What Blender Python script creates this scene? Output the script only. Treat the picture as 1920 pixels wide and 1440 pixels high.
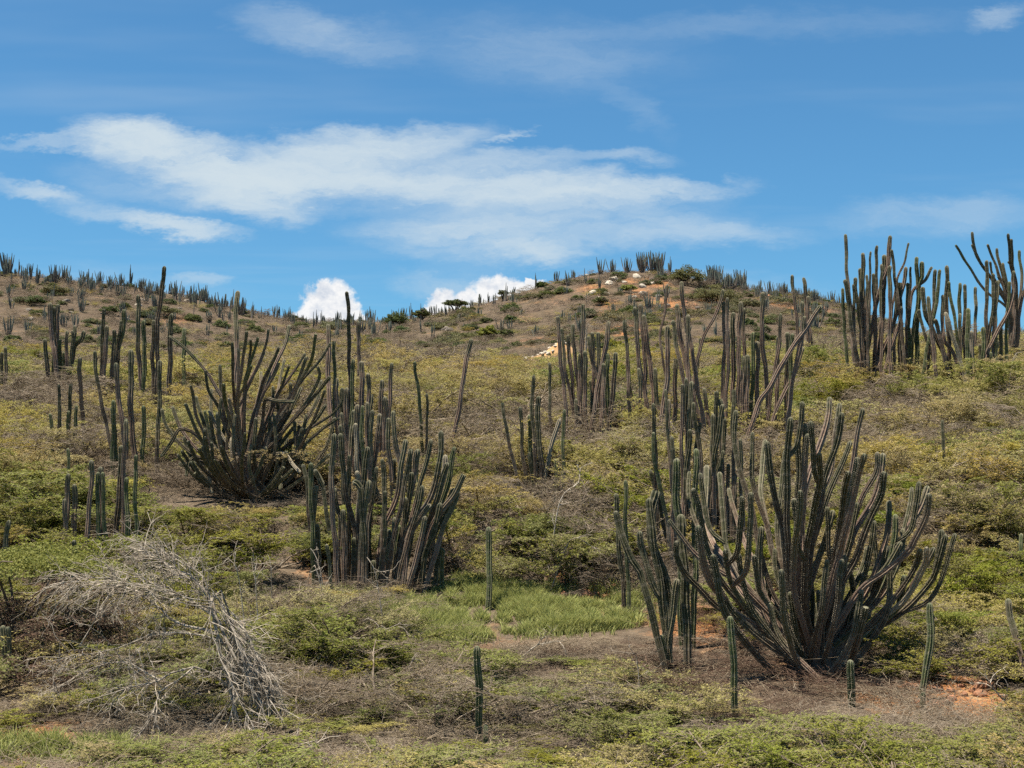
import bpy, math, random
import numpy as np
from mathutils import Vector

for o in list(bpy.data.objects):
    bpy.data.objects.remove(o, do_unlink=True)
scene = bpy.context.scene
COL = scene.collection

# ------------------------------------------------------------------ camera
F = 2637.0                      # focal length in photograph pixels (1920 wide)
HORIZON = 950.0
PITCH = math.atan((HORIZON - 720.0) / F)
CAMZ = 4.0
cam = bpy.data.cameras.new("camera")
cam_ob = bpy.data.objects.new("camera", cam)
COL.objects.link(cam_ob)
cam_ob.location = (0, 0, CAMZ)
cam_ob.rotation_euler = (math.pi / 2 + PITCH, 0, 0)
cam.sensor_width = 36.0
cam.lens = 36.0 * F / 1920.0
cam.clip_start = 0.1
cam.clip_end = 20000.0
scene.camera = cam_ob

# ------------------------------------------------------------------ light
SUN_EL, SUN_AZ = math.radians(74.0), math.radians(-108.0)   # azimuth from +Y, clockwise seen from above
sun_dir = Vector((math.sin(SUN_AZ) * math.cos(SUN_EL), math.cos(SUN_AZ) * math.cos(SUN_EL), math.sin(SUN_EL)))
sun = bpy.data.lights.new("sun", 'SUN')
sun.energy = 5.0
sun.angle = math.radians(0.53)
sun.color = (1.0, 0.925, 0.79)
sun_ob = bpy.data.objects.new("sun", sun)
COL.objects.link(sun_ob)
sun_ob.location = (-20, -10, 60)
sun_ob.rotation_euler = (-sun_dir).to_track_quat('-Z', 'Y').to_euler()

scene.view_settings.view_transform = 'Standard'
scene.view_settings.look = 'None'
scene.view_settings.gamma = 1.0
scene.view_settings.use_curve_mapping = False
scene.view_settings.exposure = 1.15

scene.cycles.use_denoising = False
scene.cycles.use_adaptive_sampling = True
scene.cycles.adaptive_threshold = 0.02
scene.cycles.max_bounces = 3
scene.cycles.diffuse_bounces = 1
scene.cycles.glossy_bounces = 2
scene.cycles.transmission_bounces = 2

# ------------------------------------------------------------------ sky
world = bpy.data.worlds.new("World")
scene.world = world
world.use_nodes = True
world.cycles.sampling_method = 'NONE'
wt = world.node_tree
wt.nodes.clear()
def wn(t, **kw):
    n = wt.nodes.new(t)
    for k, v in kw.items():
        setattr(n, k, v)
    return n
def wl(a, b):
    wt.links.new(a, b)
def wmath(op, a, b=None, c=None, clamp=False):
    n = wn('ShaderNodeMath', operation=op, use_clamp=clamp)
    for i, v in enumerate((a, b, c)):
        if v is None:
            continue
        if isinstance(v, (int, float)):
            n.inputs[i].default_value = v
        else:
            wl(v, n.inputs[i])
    return n.outputs[0]
w_out = wn('ShaderNodeOutputWorld')
w_bg = wn('ShaderNodeBackground')
wl(w_bg.outputs[0], w_out.inputs[0])
SKY_STRENGTH = 0.058
w_bg.inputs[1].default_value = SKY_STRENGTH
sky = wn('ShaderNodeTexSky', sky_type='NISHITA')
sky.sun_disc = False
sky.sun_elevation = SUN_EL
sky.sun_rotation = SUN_AZ
sky.altitude = 200.0
sky.air_density = 1.0
sky.dust_density = 0.35
sky.ozone_density = 2.5
sky_tint = wn('ShaderNodeMix', data_type='RGBA', blend_type='MULTIPLY')
sky_tint.inputs[0].default_value = 1.0
wl(sky.outputs[0], sky_tint.inputs[6])
sky_tint.inputs[7].default_value = (0.47, 0.86, 1.02, 1)
tc = wn('ShaderNodeTexCoord')
sep = wn('ShaderNodeSeparateXYZ')
wl(tc.outputs['Generated'], sep.inputs[0])
front = wmath('GREATER_THAN', sep.outputs[1], 0.15)
ysafe = wmath('MAXIMUM', sep.outputs[1], 0.15)
uu = wmath('DIVIDE', sep.outputs[0], ysafe)
vv = wmath('DIVIDE', sep.outputs[2], ysafe)
uv = wn('ShaderNodeCombineXYZ')
wl(uu, uv.inputs[0]); wl(vv, uv.inputs[1])
# wind-drawn distortion of the cloud edges
def wnoise(vec, scale, detail, rough=0.55, stretch=(1, 1, 1), rot=0.0):
    mp = wn('ShaderNodeMapping')
    mp.inputs['Scale'].default_value = stretch
    mp.inputs['Rotation'].default_value = (0, 0, rot)
    wl(vec, mp.inputs[0])
    n = wn('ShaderNodeTexNoise')
    n.inputs['Scale'].default_value = scale
    n.inputs['Detail'].default_value = detail
    n.inputs['Roughness'].default_value = rough
    wl(mp.outputs[0], n.inputs['Vector'])
    return n
def warp(vec, noise, amt):
    s = wn('ShaderNodeVectorMath', operation='SUBTRACT')
    wl(noise.outputs['Color'], s.inputs[0]); s.inputs[1].default_value = (0.5, 0.5, 0.5)
    m = wn('ShaderNodeVectorMath', operation='MULTIPLY')
    wl(s.outputs[0], m.inputs[0]); m.inputs[1].default_value = (amt[0], amt[1], 0)
    a = wn('ShaderNodeVectorMath', operation='ADD')
    wl(vec, a.inputs[0]); wl(m.outputs[0], a.inputs[1])
    return a.outputs[0]
n_edge = wnoise(uv.outputs[0], 14.0, 6.0, 0.68, (0.6, 1.4, 1), 0.12)
n_fine = wnoise(uv.outputs[0], 60.0, 4.0, 0.7, (0.5, 1.3, 1), 0.2)
uv_w = warp(warp(uv.outputs[0], n_edge, (0.075, 0.042)), n_fine, (0.030, 0.014))
n_cum = wnoise(uv.outputs[0], 70.0, 4.0, 0.6)
uv_c = warp(uv.outputs[0], n_cum, (0.026, 0.024))
def blob(vec, px, py, a, b, rot, inten, soft=1.0):
    mp = wn('ShaderNodeMapping', vector_type='TEXTURE')
    mp.inputs['Location'].default_value = ((px - 960) / F, (HORIZON - py) / F, 0)
    mp.inputs['Rotation'].default_value = (0, 0, math.radians(rot))
    mp.inputs['Scale'].default_value = (a / F, b / F, 1)
    wl(vec, mp.inputs[0])
    ln = wn('ShaderNodeVectorMath', operation='LENGTH')
    wl(mp.outputs[0], ln.inputs[0])
    mr = wn('ShaderNodeMapRange', interpolation_type='SMOOTHSTEP')
    wl(ln.outputs['Value'], mr.inputs[0])
    mr.inputs[1].default_value = 1.0
    mr.inputs[2].default_value = 1.0 - soft
    mr.inputs[3].default_value = 0.0
    mr.inputs[4].default_value = inten
    return mr.outputs[0]
CIRRUS = [  # px, py, half width, half height, tilt, strength
    (270, 268, 190, 66, -10, 1.2), (400, 320, 200, 78, -20, 1.25), (500, 345, 150, 85, -10, .8), (215, 250, 120, 34, 0, .7),
    (700, 258, 290, 50, 3, 1.0), (560, 300, 180, 60, -5, .5), (620, 320, 300, 75, -8, .6), (850, 330, 340, 70, -3, .75),
    (1080, 350, 350, 52, 0, .8), (1250, 345, 200, 30, 4, .5), (250, 408, 220, 30, -9, .6), (60, 352, 170, 24, -9, .45),
    (350, 425, 150, 20, -5, .35), (880, 440, 270, 66, -5, .6), (1010, 470, 130, 30, -6, .4),
    (60, 268, 170, 14, 2, .35), (575, 42, 190, 60, -12, .2), (680, 60, 150, 60, -10, .13), (1000, 80, 420, 95, -4, .13),
    (1180, 282, 120, 22, 0, .3), (1000, 290, 160, 30, 3, .3), (1100, 410, 400, 80, 0, .4), (1330, 440, 280, 34, 3, .25),
    (1190, 190, 120, 40, -38, .08), (1895, 15, 90, 30, 12, .3), (1450, 30, 520, 40, 2, .07),
    (1780, 395, 300, 50, 3, .2), (365, 508, 90, 20, 3, .3), (840, 525, 140, 45, 0, .3), (350, 350, 330, 60, -8, .25),
    (960, 250, 60, 12, 20, .3), (1350, 545, 320, 50, 0, .2), (200, 545, 320, 60, 0, .16)]
acc = None
for c in CIRRUS:
    v = blob(uv_w, *c)
    acc = v if acc is None else wmath('ADD', acc, v)
n_str = wnoise(uv_w, 16.0, 6.0, 0.68, (0.55, 2.4, 1), 0.15)
streak = wn('ShaderNodeMapRange'); wl(n_str.outputs[0], streak.inputs[0])
streak.inputs[1].default_value = 0.30; streak.inputs[2].default_value = 0.66
streak.inputs[3].default_value = 0.25; streak.inputs[4].default_value = 1.3
cirrus = wmath('MULTIPLY', acc, streak.outputs[0])
cirrus = wmath('SUBTRACT', 1.0, wmath('POWER', 2.718, wmath('MULTIPLY', cirrus, -2.1)))
cirrus = wmath('MULTIPLY', cirrus, front)
# the same thin cloud goes on over the rest of the sky
zs = wmath('MAXIMUM', sep.outputs[2], 0.06)
pl = wn('ShaderNodeCombineXYZ')
wl(wmath('DIVIDE', sep.outputs[0], zs), pl.inputs[0]); wl(wmath('DIVIDE', sep.outputs[1], zs), pl.inputs[1])
n_all = wnoise(pl.outputs[0], 0.9, 4.0, 0.6, (0.5, 1.3, 1), 0.3)
allr = wn('ShaderNodeMapRange', interpolation_type='SMOOTHSTEP'); wl(n_all.outputs[0], allr.inputs[0])
allr.inputs[1].default_value = 0.5; allr.inputs[2].default_value = 0.8
allr.inputs[3].default_value = 0.0; allr.inputs[4].default_value = 0.38
cirrus = wmath('MAXIMUM', cirrus, wmath('MULTIPLY', allr.outputs[0], wmath('SUBTRACT', 1.0, wmath('MULTIPLY', front, 0.55))))
CUMULUS = [(612, 585, 62, 68), (585, 590, 42, 46), (642, 592, 42, 58), (604, 560, 34, 46), (622, 622, 80, 45),
           (560, 605, 26, 30), (920, 556, 52, 54), (890, 572, 50, 44), (960, 560, 60, 44), (832, 582, 44, 42),
           (815, 596, 40, 34), (990, 575, 60, 46), (870, 600, 90, 40), (1000, 530, 28, 16)]
cum = None
for px, py, a, b in CUMULUS:
    v = blob(uv_c, px, py, a, b, 0, 1.0, 0.34)
    cum = v if cum is None else wmath('MAXIMUM', cum, v)
cum = wmath('MULTIPLY', cum, front)
m1 = wn('ShaderNodeMix', data_type='RGBA')
wl(cirrus, m1.inputs[0]); wl(sky_tint.outputs[2], m1.inputs[6])
m1.inputs[7].default_value = (5.0, 5.8, 6.3, 1)
n_cs = wnoise(uv.outputs[0], 62.0, 5.0, 0.65, (1, 1.3, 1))
m_c = wn('ShaderNodeMix', data_type='RGBA')
csr = wn('ShaderNodeMapRange'); wl(n_cs.outputs[0], csr.inputs[0])
csr.inputs[1].default_value = 0.30; csr.inputs[2].default_value = 0.56
wl(csr.outputs[0], m_c.inputs[0])
m_c.inputs[6].default_value = (4.6, 5.1, 5.9, 1); m_c.inputs[7].default_value = (7.4, 7.4, 7.4, 1)
m2 = wn('ShaderNodeMix', data_type='RGBA')
wl(cum, m2.inputs[0]); wl(m1.outputs[2], m2.inputs[6]); wl(m_c.outputs[2], m2.inputs[7])
wl(m2.outputs[2], w_bg.inputs[0])

# ------------------------------------------------------------------ projection tools
CP, SP = math.cos(PITCH), math.sin(PITCH)
def ray(px, py):
    """direction of a photograph pixel, scaled so that its y component is 1"""
    x, z = (px - 960.0) / F, (720.0 - py) / F
    dy, dz = CP - z * SP, SP + z * CP
    return x / dy, dz / dy
def at(px, py, Y):
    x, z = ray(px, py)
    return np.array((x * Y, Y, CAMZ + z * Y))
def to_px(p):
    y, z = p[1], p[2] - CAMZ
    d = y * CP + z * SP
    return 960 + F * p[0] / d, 720 - F * (z * CP - y * SP) / d

# ------------------------------------------------------------------ terrain
_py = np.array([-400, -40, 0, 8, 14, 19, 25, 32, 38, 45, 54, 65, 76, 90, 105, 120, 400])
_pz = np.array([-2.2, -2.0, -1.9, -2.9, -3.6, -3.6, -2.95, -1.95, 0.25, 1.9, 4.0, 6.0, 7.3, 7.9, 8.3, 8.6, 8.6]) + CAMZ
_ty = np.arange(-400, 400.01, 0.5)
_tz = np.interp(_ty, _py, _pz)
_k = np.exp(-0.5 * (np.arange(-10, 11) * 0.5 / 2.0) ** 2); _k /= _k.sum()
_tz = np.convolve(np.pad(_tz, 10, mode='edge'), _k, mode='valid')
# crest line of the far hills (photograph column at about 190 m -> height)
RIDGE_Y = 190.0
_cx = np.array([-400, 0, 100, 200, 280, 350, 420, 500, 560, 620, 690, 760, 830, 900, 950, 1000, 1060, 1110, 1170, 1240, 1290, 1340, 1400, 1480, 1560, 1620, 1700, 1900, 2300])
_cr = np.array([505, 512, 523, 532, 544, 558, 574, 592, 602, 606, 606, 598, 590, 572, 557, 541, 523, 513, 508, 508, 519, 532, 545, 556, 566, 600, 640, 650, 640])
_rx = np.array([ray(c, r)[0] * RIDGE_Y for c, r in zip(_cx, _cr)])
_rz = np.array([CAMZ + ray(c, r)[1] * RIDGE_Y for c, r in zip(_cx, _cr)])
_fx = np.arange(-500, 500.1, 1.0)
_fz = np.interp(_fx, _rx, _rz)
_k2 = np.exp(-0.5 * (np.arange(-8, 9) / 2.2) ** 2); _k2 /= _k2.sum()
_fz = np.convolve(np.pad(_fz, 8, mode='edge'), _k2, mode='valid')
def lump(x, y, s, seed):
    r = np.random.RandomState(seed)
    t = 0
    for k in range(5):
        a = r.uniform(0, 6.283); f = r.uniform(0.6, 1.7) / s
        t = t + np.sin(x * f * math.cos(a) + y * f * math.sin(a) + r.uniform(0, 6.28))
    return t / 5
def sstep(a, b, v):
    t = np.clip((v - a) / (b - a), 0, 1)
    return t * t * (3 - 2 * t)
def height(x, y):
    x = np.asarray(x, float); y = np.asarray(y, float)
    z = np.interp(y, _ty, _tz)
    z = z + 0.9 * sstep(8, 24, x) * sstep(38, 60, y) * (1 - sstep(95, 125, y))
    z = z + 0.16 * lump(x, y, 3.2, 3) + 0.05 * lump(x, y, 0.9, 5)
    top = np.interp(x, _fx, _fz)
    up = np.where(y < 196, np.clip((y - 96) / 94.0, 0, 1) ** 1.25, 1.0)
    far = z + (top - z) * up + lump(x, y, 9, 8) * 0.9 * sstep(110, 150, y) * (1 - sstep(172, 190, y))
    back = sstep(200, 420, y)
    far = far * (1 - back) + (-2.0) * back
    side = sstep(150, 420, np.abs(x))
    z = np.where(y > 92, far, z)
    return z * (1 - side) + side * (np.minimum(z, 3.0))
def ground_hit(px, py, y0=12.0, y1=260.0):
    x, z = ray(px, py)
    ys = np.arange(y0, y1, 0.25)
    d = CAMZ + z * ys - height(x * ys, ys)
    i = np.argmax(d < 0)
    if d[i] >= 0:
        return None
    Y = ys[i]
    return np.array((x * Y, Y, float(height(x * Y, Y))))

# ------------------------------------------------------------------ mesh tools
def mesh_from(name, verts, quads=None, tris=None, mats=(), mat_idx=None, smooth=False, attr=None):
    me = bpy.data.meshes.new(name)
    verts = np.asarray(verts, np.float32)
    nq = 0 if quads is None else len(quads)
    nt = 0 if tris is None else len(tris)
    me.vertices.add(len(verts))
    me.vertices.foreach_set("co", verts.ravel())
    loops = []
    starts = []
    if nq:
        loops.append(np.asarray(quads, np.int32).ravel())
    if nt:
        loops.append(np.asarray(tris, np.int32).ravel())
    loops = np.concatenate(loops)
    starts = np.concatenate([np.arange(nq) * 4, nq * 4 + np.arange(nt) * 3]).astype(np.int32)
    me.loops.add(len(loops))
    me.loops.foreach_set("vertex_index", loops)
    me.polygons.add(nq + nt)
    me.polygons.foreach_set("loop_start", starts)
    if mat_idx is not None:
        me.polygons.foreach_set("material_index", np.asarray(mat_idx, np.int32))
    me.polygons.foreach_set("use_smooth", np.full(nq + nt, smooth, bool))
    for m in mats:
        me.materials.append(m)
    if attr:
        for k, a in attr.items():
            at_ = me.attributes.new(k, 'FLOAT_COLOR', 'POINT')
            at_.data.foreach_set("color", np.asarray(a, np.float32).ravel())
    me.update(calc_edges=True)
    return me
def link(name, data, parent=None, loc=(0, 0, 0)):
    o = bpy.data.objects.new(name, data)
    COL.objects.link(o)
    o.location = loc
    if parent is not None:
        o.parent = parent
    return o
def tag(o, label=None, cat=None, group=None, kind=None):
    if label: o['label'] = label
    if cat: o['category'] = cat
    if group: o['group'] = group
    if kind: o['kind'] = kind
    return o

class Tubes:
    """collects thin tapering branches"""
    def __init__(self):
        self.v = []; self.q = []; self.n = 0
    def add(self, pts, r0, r1, sides=3):
        pts = np.asarray(pts, float); n = len(pts)
        tan = np.gradient(pts, axis=0)
        tan /= np.linalg.norm(tan, axis=1)[:, None] + 1e-9
        up = np.array((0, 0, 1.0)) if abs(tan[0][2]) < 0.9 else np.array((1.0, 0, 0))
        a = np.cross(tan, up); a /= np.linalg.norm(a, axis=1)[:, None] + 1e-9
        b = np.cross(tan, a)
        ang = np.arange(sides) * 2 * math.pi / sides
        rr = np.linspace(r0, r1, n)[:, None, None]
        ring = pts[:, None, :] + rr * (a[:, None, :] * np.cos(ang)[None, :, None] + b[:, None, :] * np.sin(ang)[None, :, None])
        self.v.append(ring.reshape(-1, 3))
        i = np.arange(n - 1)[:, None] * sides + np.arange(sides)[None, :]
        j = np.arange(n - 1)[:, None] * sides + (np.arange(sides)[None, :] + 1) % sides
        q = np.stack([i, j, j + sides, i + sides], -1).reshape(-1, 4) + self.n
        self.q.append(q)
        self.n += n * sides
    def mesh(self, name, mat):
        return mesh_from(name, np.concatenate(self.v), np.concatenate(self.q), mats=[mat], smooth=True)

# ------------------------------------------------------------------ materials
def material(name, rough=0.85, spec=0.2):
    m = bpy.data.materials.new(name)
    m.use_nodes = True
    nt = m.node_tree
    b = nt.nodes['Principled BSDF']
    b.inputs['Roughness'].default_value = rough
    b.inputs['Specular IOR Level'].default_value = spec
    return m, nt, b
def nmix(nt, fac, a, b, blend='MIX'):
    n = nt.nodes.new('ShaderNodeMix'); n.data_type = 'RGBA'; n.blend_type = blend
    for s, v in ((0, fac), (6, a), (7, b)):
        if isinstance(v, (int, float)):
            n.inputs[s].default_value = v
        elif isinstance(v, tuple):
            n.inputs[s].default_value = (*v, 1)
        else:
            nt.links.new(v, n.inputs[s])
    return n.outputs[2]
def nmath(nt, op, a, b=None, clamp=False):
    n = nt.nodes.new('ShaderNodeMath'); n.operation = op; n.use_clamp = clamp
    for i, v in enumerate((a, b)):
        if v is None: continue
        if isinstance(v, (int, float)): n.inputs[i].default_value = v
        else: nt.links.new(v, n.inputs[i])
    return n.outputs[0]
def nrange(nt, v, a, b, c=0.0, d=1.0, smooth=False):
    n = nt.nodes.new('ShaderNodeMapRange')
    if smooth: n.interpolation_type = 'SMOOTHSTEP'
    nt.links.new(v, n.inputs[0])
    for i, x in enumerate((a, b, c, d)):
        if isinstance(x, (int, float)): n.inputs[i + 1].default_value = x
        else: nt.links.new(x, n.inputs[i + 1])
    return n.outputs[0]
def nnoise(nt, scale, detail=4, rough=0.6, vec=None, coord='Object'):
    n = nt.nodes.new('ShaderNodeTexNoise')
    n.inputs['Scale'].default_value = scale; n.inputs['Detail'].default_value = detail
    n.inputs['Roughness'].default_value = rough
    if vec is None:
        c = nt.nodes.new('ShaderNodeTexCoord'); vec = c.outputs[coord]
    nt.links.new(vec, n.inputs['Vector'])
    return n.outputs[0]

def leaf_mat(name, c0, c1, c2, trans=0.35):
    m, nt, b = material(name, 0.7, 0.2)
    oi = nt.nodes.new('ShaderNodeObjectInfo')
    n1 = nnoise(nt, 3.0, 1)
    n2 = nnoise(nt, 60.0, 0)
    col = nmix(nt, nrange(nt, n1, 0.35, 0.65), c0, c1)
    col = nmix(nt, nrange(nt, n2, 0.45, 0.7), col, c2)
    hsv = nt.nodes.new('ShaderNodeHueSaturation')
    nt.links.new(col, hsv.inputs['Color'])
    nt.links.new(nrange(nt, oi.outputs['Random'], 0, 1, 0.475, 0.515), hsv.inputs['Hue'])
    fr = nmath(nt, 'FRACT', nmath(nt, 'MULTIPLY', oi.outputs['Random'], 17.3))
    nt.links.new(nrange(nt, fr, 0, 1, 0.88, 1.14), hsv.inputs['Value'])
    fr2 = nmath(nt, 'FRACT', nmath(nt, 'MULTIPLY', oi.outputs['Random'], 41.7))
    nt.links.new(nrange(nt, fr2, 0, 1, 0.8, 1.1), hsv.inputs['Saturation'])
    nt.links.new(hsv.outputs[0], b.inputs['Base Color'])
    tr = nt.nodes.new('ShaderNodeBsdfTranslucent')
    nt.links.new(hsv.outputs[0], tr.inputs[0])
    mx = nt.nodes.new('ShaderNodeMixShader'); mx.inputs[0].default_value = trans
    nt.links.new(b.outputs[0], mx.inputs[1]); nt.links.new(tr.outputs[0], mx.inputs[2])
    nt.links.new(mx.outputs[0], nt.nodes['Material Output'].inputs[0])
    return m
def bark_mat(name, c0, c1, scale=9.0):
    m, nt, b = material(name, 0.9, 0.15)
    oi = nt.nodes.new('ShaderNodeObjectInfo')
    n1 = nnoise(nt, scale, 1)
    col = nmix(nt, nrange(nt, n1, 0.35, 0.65), c0, c1)
    hsv = nt.nodes.new('ShaderNodeHueSaturation')
    nt.links.new(col, hsv.inputs['Color'])
    nt.links.new(nrange(nt, oi.outputs['Random'], 0, 1, 0.8, 1.2), hsv.inputs['Value'])
    nt.links.new(hsv.outputs[0], b.inputs['Base Color'])
    return m

M_LEAF_G = leaf_mat("leaf_green", (0.12, 0.145, 0.018), (0.18, 0.195, 0.030), (0.265, 0.25, 0.062))
M_LEAF_O = leaf_mat("leaf_olive", (0.245, 0.212, 0.046), (0.30, 0.258, 0.064), (0.39, 0.33, 0.125))
M_LEAF_D = leaf_mat("leaf_dry", (0.17, 0.135, 0.075), (0.21, 0.175, 0.085), (0.27, 0.23, 0.14))
M_LEAF_B = leaf_mat("leaf_bright", (0.13, 0.17, 0.02), (0.19, 0.21, 0.03), (0.26, 0.26, 0.06))
M_LEAF_T = leaf_mat("leaf_dusty", (0.095, 0.095, 0.040), (0.13, 0.125, 0.05), (0.17, 0.155, 0.075))
M_LEAF_K = leaf_mat("leaf_dark", (0.06, 0.085, 0.025), (0.09, 0.11, 0.035), (0.12, 0.13, 0.05))
M_TWIG = bark_mat("twig_brown", (0.11, 0.082, 0.058), (0.25, 0.20, 0.15))
M_TRUNK = bark_mat("trunk_bark", (0.10, 0.075, 0.055), (0.17, 0.13, 0.10))
M_TWIG_G = bark_mat("twig_grey", (0.12, 0.088, 0.062), (0.25, 0.205, 0.155))
M_TWIG_D = bark_mat("twig_dry", (0.14, 0.105, 0.07), (0.29, 0.235, 0.165))
M_DEAD = bark_mat("dead_wood", (0.20, 0.165, 0.125), (0.40, 0.345, 0.28), 14.0)
M_GRASS = leaf_mat("grass_blade", (0.20, 0.26, 0.026), (0.25, 0.29, 0.038), (0.34, 0.33, 0.08))
M_ROCK_P = bark_mat("rock_pale", (0.36, 0.30, 0.23), (0.52, 0.46, 0.38), 6.0)
M_ROCK_R = bark_mat("rock_red", (0.24, 0.11, 0.06), (0.33, 0.17, 0.10), 6.0)
M_ROCK_K = bark_mat("rock_dark", (0.12, 0.10, 0.085), (0.20, 0.17, 0.14), 6.0)
M_EARTH = bark_mat("loose_earth", (0.36, 0.20, 0.09), (0.46, 0.28, 0.14), 3.0)

def cactus_mat(name, green0, green1, wood0, wood1):
    m, nt, b = material(name, 0.75, 0.25)
    a = nt.nodes.new('ShaderNodeAttribute'); a.attribute_name = "st"
    s = nt.nodes.new('ShaderNodeSeparateColor')
    nt.links.new(a.outputs['Color'], s.inputs[0])
    dist, rib, ln = s.outputs[0], s.outputs[1], s.outputs[2]
    glen = a.outputs['Alpha']
    n1 = nnoise(nt, 5.0, 4)
    n2 = nnoise(nt, 26.0, 3)
    n3 = nnoise(nt, 1.4, 2)
    green = nmix(nt, nrange(nt, n1, 0.35, 0.65), green0, green1)
    wood = nmix(nt, nrange(nt, n2, 0.35, 0.65), wood0, wood1)
    wood = nmix(nt, nmath(nt, 'MULTIPLY', nrange(nt, n3, 0.5, 0.7), 0.5), wood, (0.17, 0.15, 0.125))
    e = nmath(nt, 'ADD', dist, nmath(nt, 'MULTIPLY', nmath(nt, 'SUBTRACT', n1, 0.5), 1.6))
    wf = nrange(nt, nmath(nt, 'SUBTRACT', e, glen), -0.25, 0.75, 0, 1, True)
    col = nmix(nt, wf, green, wood)
    # seasonal rings
    ring = nmath(nt, 'SINE', nmath(nt, 'ADD', nmath(nt, 'MULTIPLY', ln, 26.0), nmath(nt, 'MULTIPLY', n3, 9.0)))
    col = nmix(nt, nmath(nt, 'MULTIPLY', nrange(nt, ring, 0.72, 0.95), 0.28), col, (0.25, 0.21, 0.16))
    # spine cushions on the rib edges, and painted highlights where ridges catch light
    edge = nrange(nt, rib, 0.55, 0.97)
    col = nmix(nt, nmath(nt, 'MULTIPLY', edge, 0.42), col, (0.30, 0.24, 0.155))
    dots = nrange(nt, nmath(nt, 'SINE', nmath(nt, 'MULTIPLY', ln, 190.0)), 0.1, 0.5)
    col = nmix(nt, nmath(nt, 'MULTIPLY', nmath(nt, 'MULTIPLY', nrange(nt, rib, 0.75, 0.95), dots), 0.26), col, (0.46, 0.41, 0.31))
    tip = nrange(nt, dist, 0.10, 0.0, 0, 0.16)
    col = nmix(nt, tip, col, (0.40, 0.39, 0.27))
    nt.links.new(col, b.inputs['Base Color'])
    bp = nt.nodes.new('ShaderNodeBump'); bp.inputs['Strength'].default_value = 0.35
    bp.inputs['Distance'].default_value = 0.02
    nt.links.new(n2, bp.inputs['Height']); nt.links.new(bp.outputs[0], b.inputs['Normal'])
    return m
M_CACT = cactus_mat("cactus_skin", (0.034, 0.036, 0.016), (0.060, 0.061, 0.028), (0.048, 0.032, 0.022), (0.105, 0.070, 0.046))
M_CACT_G = cactus_mat("cactus_skin_fresh", (0.052, 0.068, 0.025), (0.088, 0.105, 0.040), (0.14, 0.11, 0.08), (0.23, 0.185, 0.135))
M_CACT_B = cactus_mat("cactus_skin_corky", (0.075, 0.078, 0.040), (0.11, 0.10, 0.056), (0.125, 0.078, 0.058), (0.235, 0.155, 0.115))
M_TWIG_R = bark_mat("twig_russet", (0.060, 0.037, 0.026), (0.15, 0.095, 0.066))
M_CACT_HAZE = cactus_mat("cactus_skin_haze", (0.085, 0.10, 0.075), (0.12, 0.13, 0.10), (0.11, 0.09, 0.075), (0.17, 0.135, 0.115))  # skin for distant clumps, lightened with haze painted into the colour
M_SPINE = bark_mat("cactus_spine", (0.24, 0.205, 0.15), (0.38, 0.335, 0.25), 40.0)

# ------------------------------------------------------------------ ground sheet
def axis(parts):
    out = []
    for a, b, s in parts:
        out.append(np.arange(a, b, s))
    return np.unique(np.concatenate(out))
gx = axis([(-4000, -500, 500), (-500, -110, 12), (-110, -34, 2.0), (-34, 34, 0.4), (34, 110, 2.0), (110, 500, 12), (500, 4001, 500)])
gy = axis([(-3000, -200, 400), (-200, 8, 8), (8, 62, 0.4), (62, 110, 1.2), (110, 215, 1.6), (215, 420, 8), (420, 6001, 400)])
GX, GY = np.meshgrid(gx, gy)
GZ = height(GX, GY)
RED = [  # photograph spots of bare red earth: px, py, radius px, strength
    (1090, 1110, 90, 1.0), (1420, 1112, 70, 1.0), (1290, 1170, 110, .8), (1790, 1310, 130, 1.0), (1640, 1310, 80, .7),
    (40, 1395, 110, .85), (80, 1215, 110, .9), (690, 1010, 70, .7), (1180, 960, 80, .6), (1250, 930, 60, .6),
    (1150, 590, 50, .75), (1260, 572, 70, .75), (1320, 560, 60, .7), (1490, 572, 80, .9), (1110, 540, 50, .6), (1230, 530, 50, .7), (1180, 528, 40, .6), (1200, 550, 45, .65), (1140, 570, 40, .6),
    (1000, 640, 70, .6), (330, 600, 60, .5), (1170, 620, 60, .9), (600, 1060, 90, .5), (1500, 1250, 130, .5), (980, 600, 60, .4), (1050, 560, 80, .35)]
red = np.zeros_like(GZ)
for px, py, r, s in RED:
    h = ground_hit(px, py)
    if h is None:
        continue
    rw = r / F * h[1]
    d2 = ((GX - h[0]) / rw) ** 2 + ((GY - h[1]) / (rw * 2.2)) ** 2
    red = np.maximum(red, s * np.exp(-d2 * 1.3))
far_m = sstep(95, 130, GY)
ny, nx = GX.shape
idx = np.arange(ny * nx).reshape(ny, nx)
quads = np.stack([idx[:-1, :-1], idx[:-1, 1:], idx[1:, 1:], idx[1:, :-1]], -1).reshape(-1, 4)
m_ground, nt, b = material("hillside_soil", 0.95, 0.1)
ga = nt.nodes.new('ShaderNodeAttribute'); ga.attribute_name = "soil"
gs = nt.nodes.new('ShaderNodeSeparateColor'); nt.links.new(ga.outputs['Color'], gs.inputs[0])
g1 = nnoise(nt, 0.35, 5); g2 = nnoise(nt, 2.6, 5, 0.65); g3 = nnoise(nt, 16.0, 4, 0.7)
col = nmix(nt, nrange(nt, g2, 0.35, 0.65), (0.085, 0.062, 0.043), (0.155, 0.118, 0.082))
col = nmix(nt, nmath(nt, 'MULTIPLY', nrange(nt, g3, 0.5, 0.7), 0.6), col, (0.24, 0.195, 0.145))
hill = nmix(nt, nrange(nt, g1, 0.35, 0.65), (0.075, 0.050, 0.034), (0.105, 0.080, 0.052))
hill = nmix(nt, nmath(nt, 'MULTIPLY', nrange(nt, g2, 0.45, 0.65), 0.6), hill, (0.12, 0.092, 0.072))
col = nmix(nt, nmath(nt, 'MULTIPLY', gs.outputs[1], 0.85), col, hill)
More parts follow.
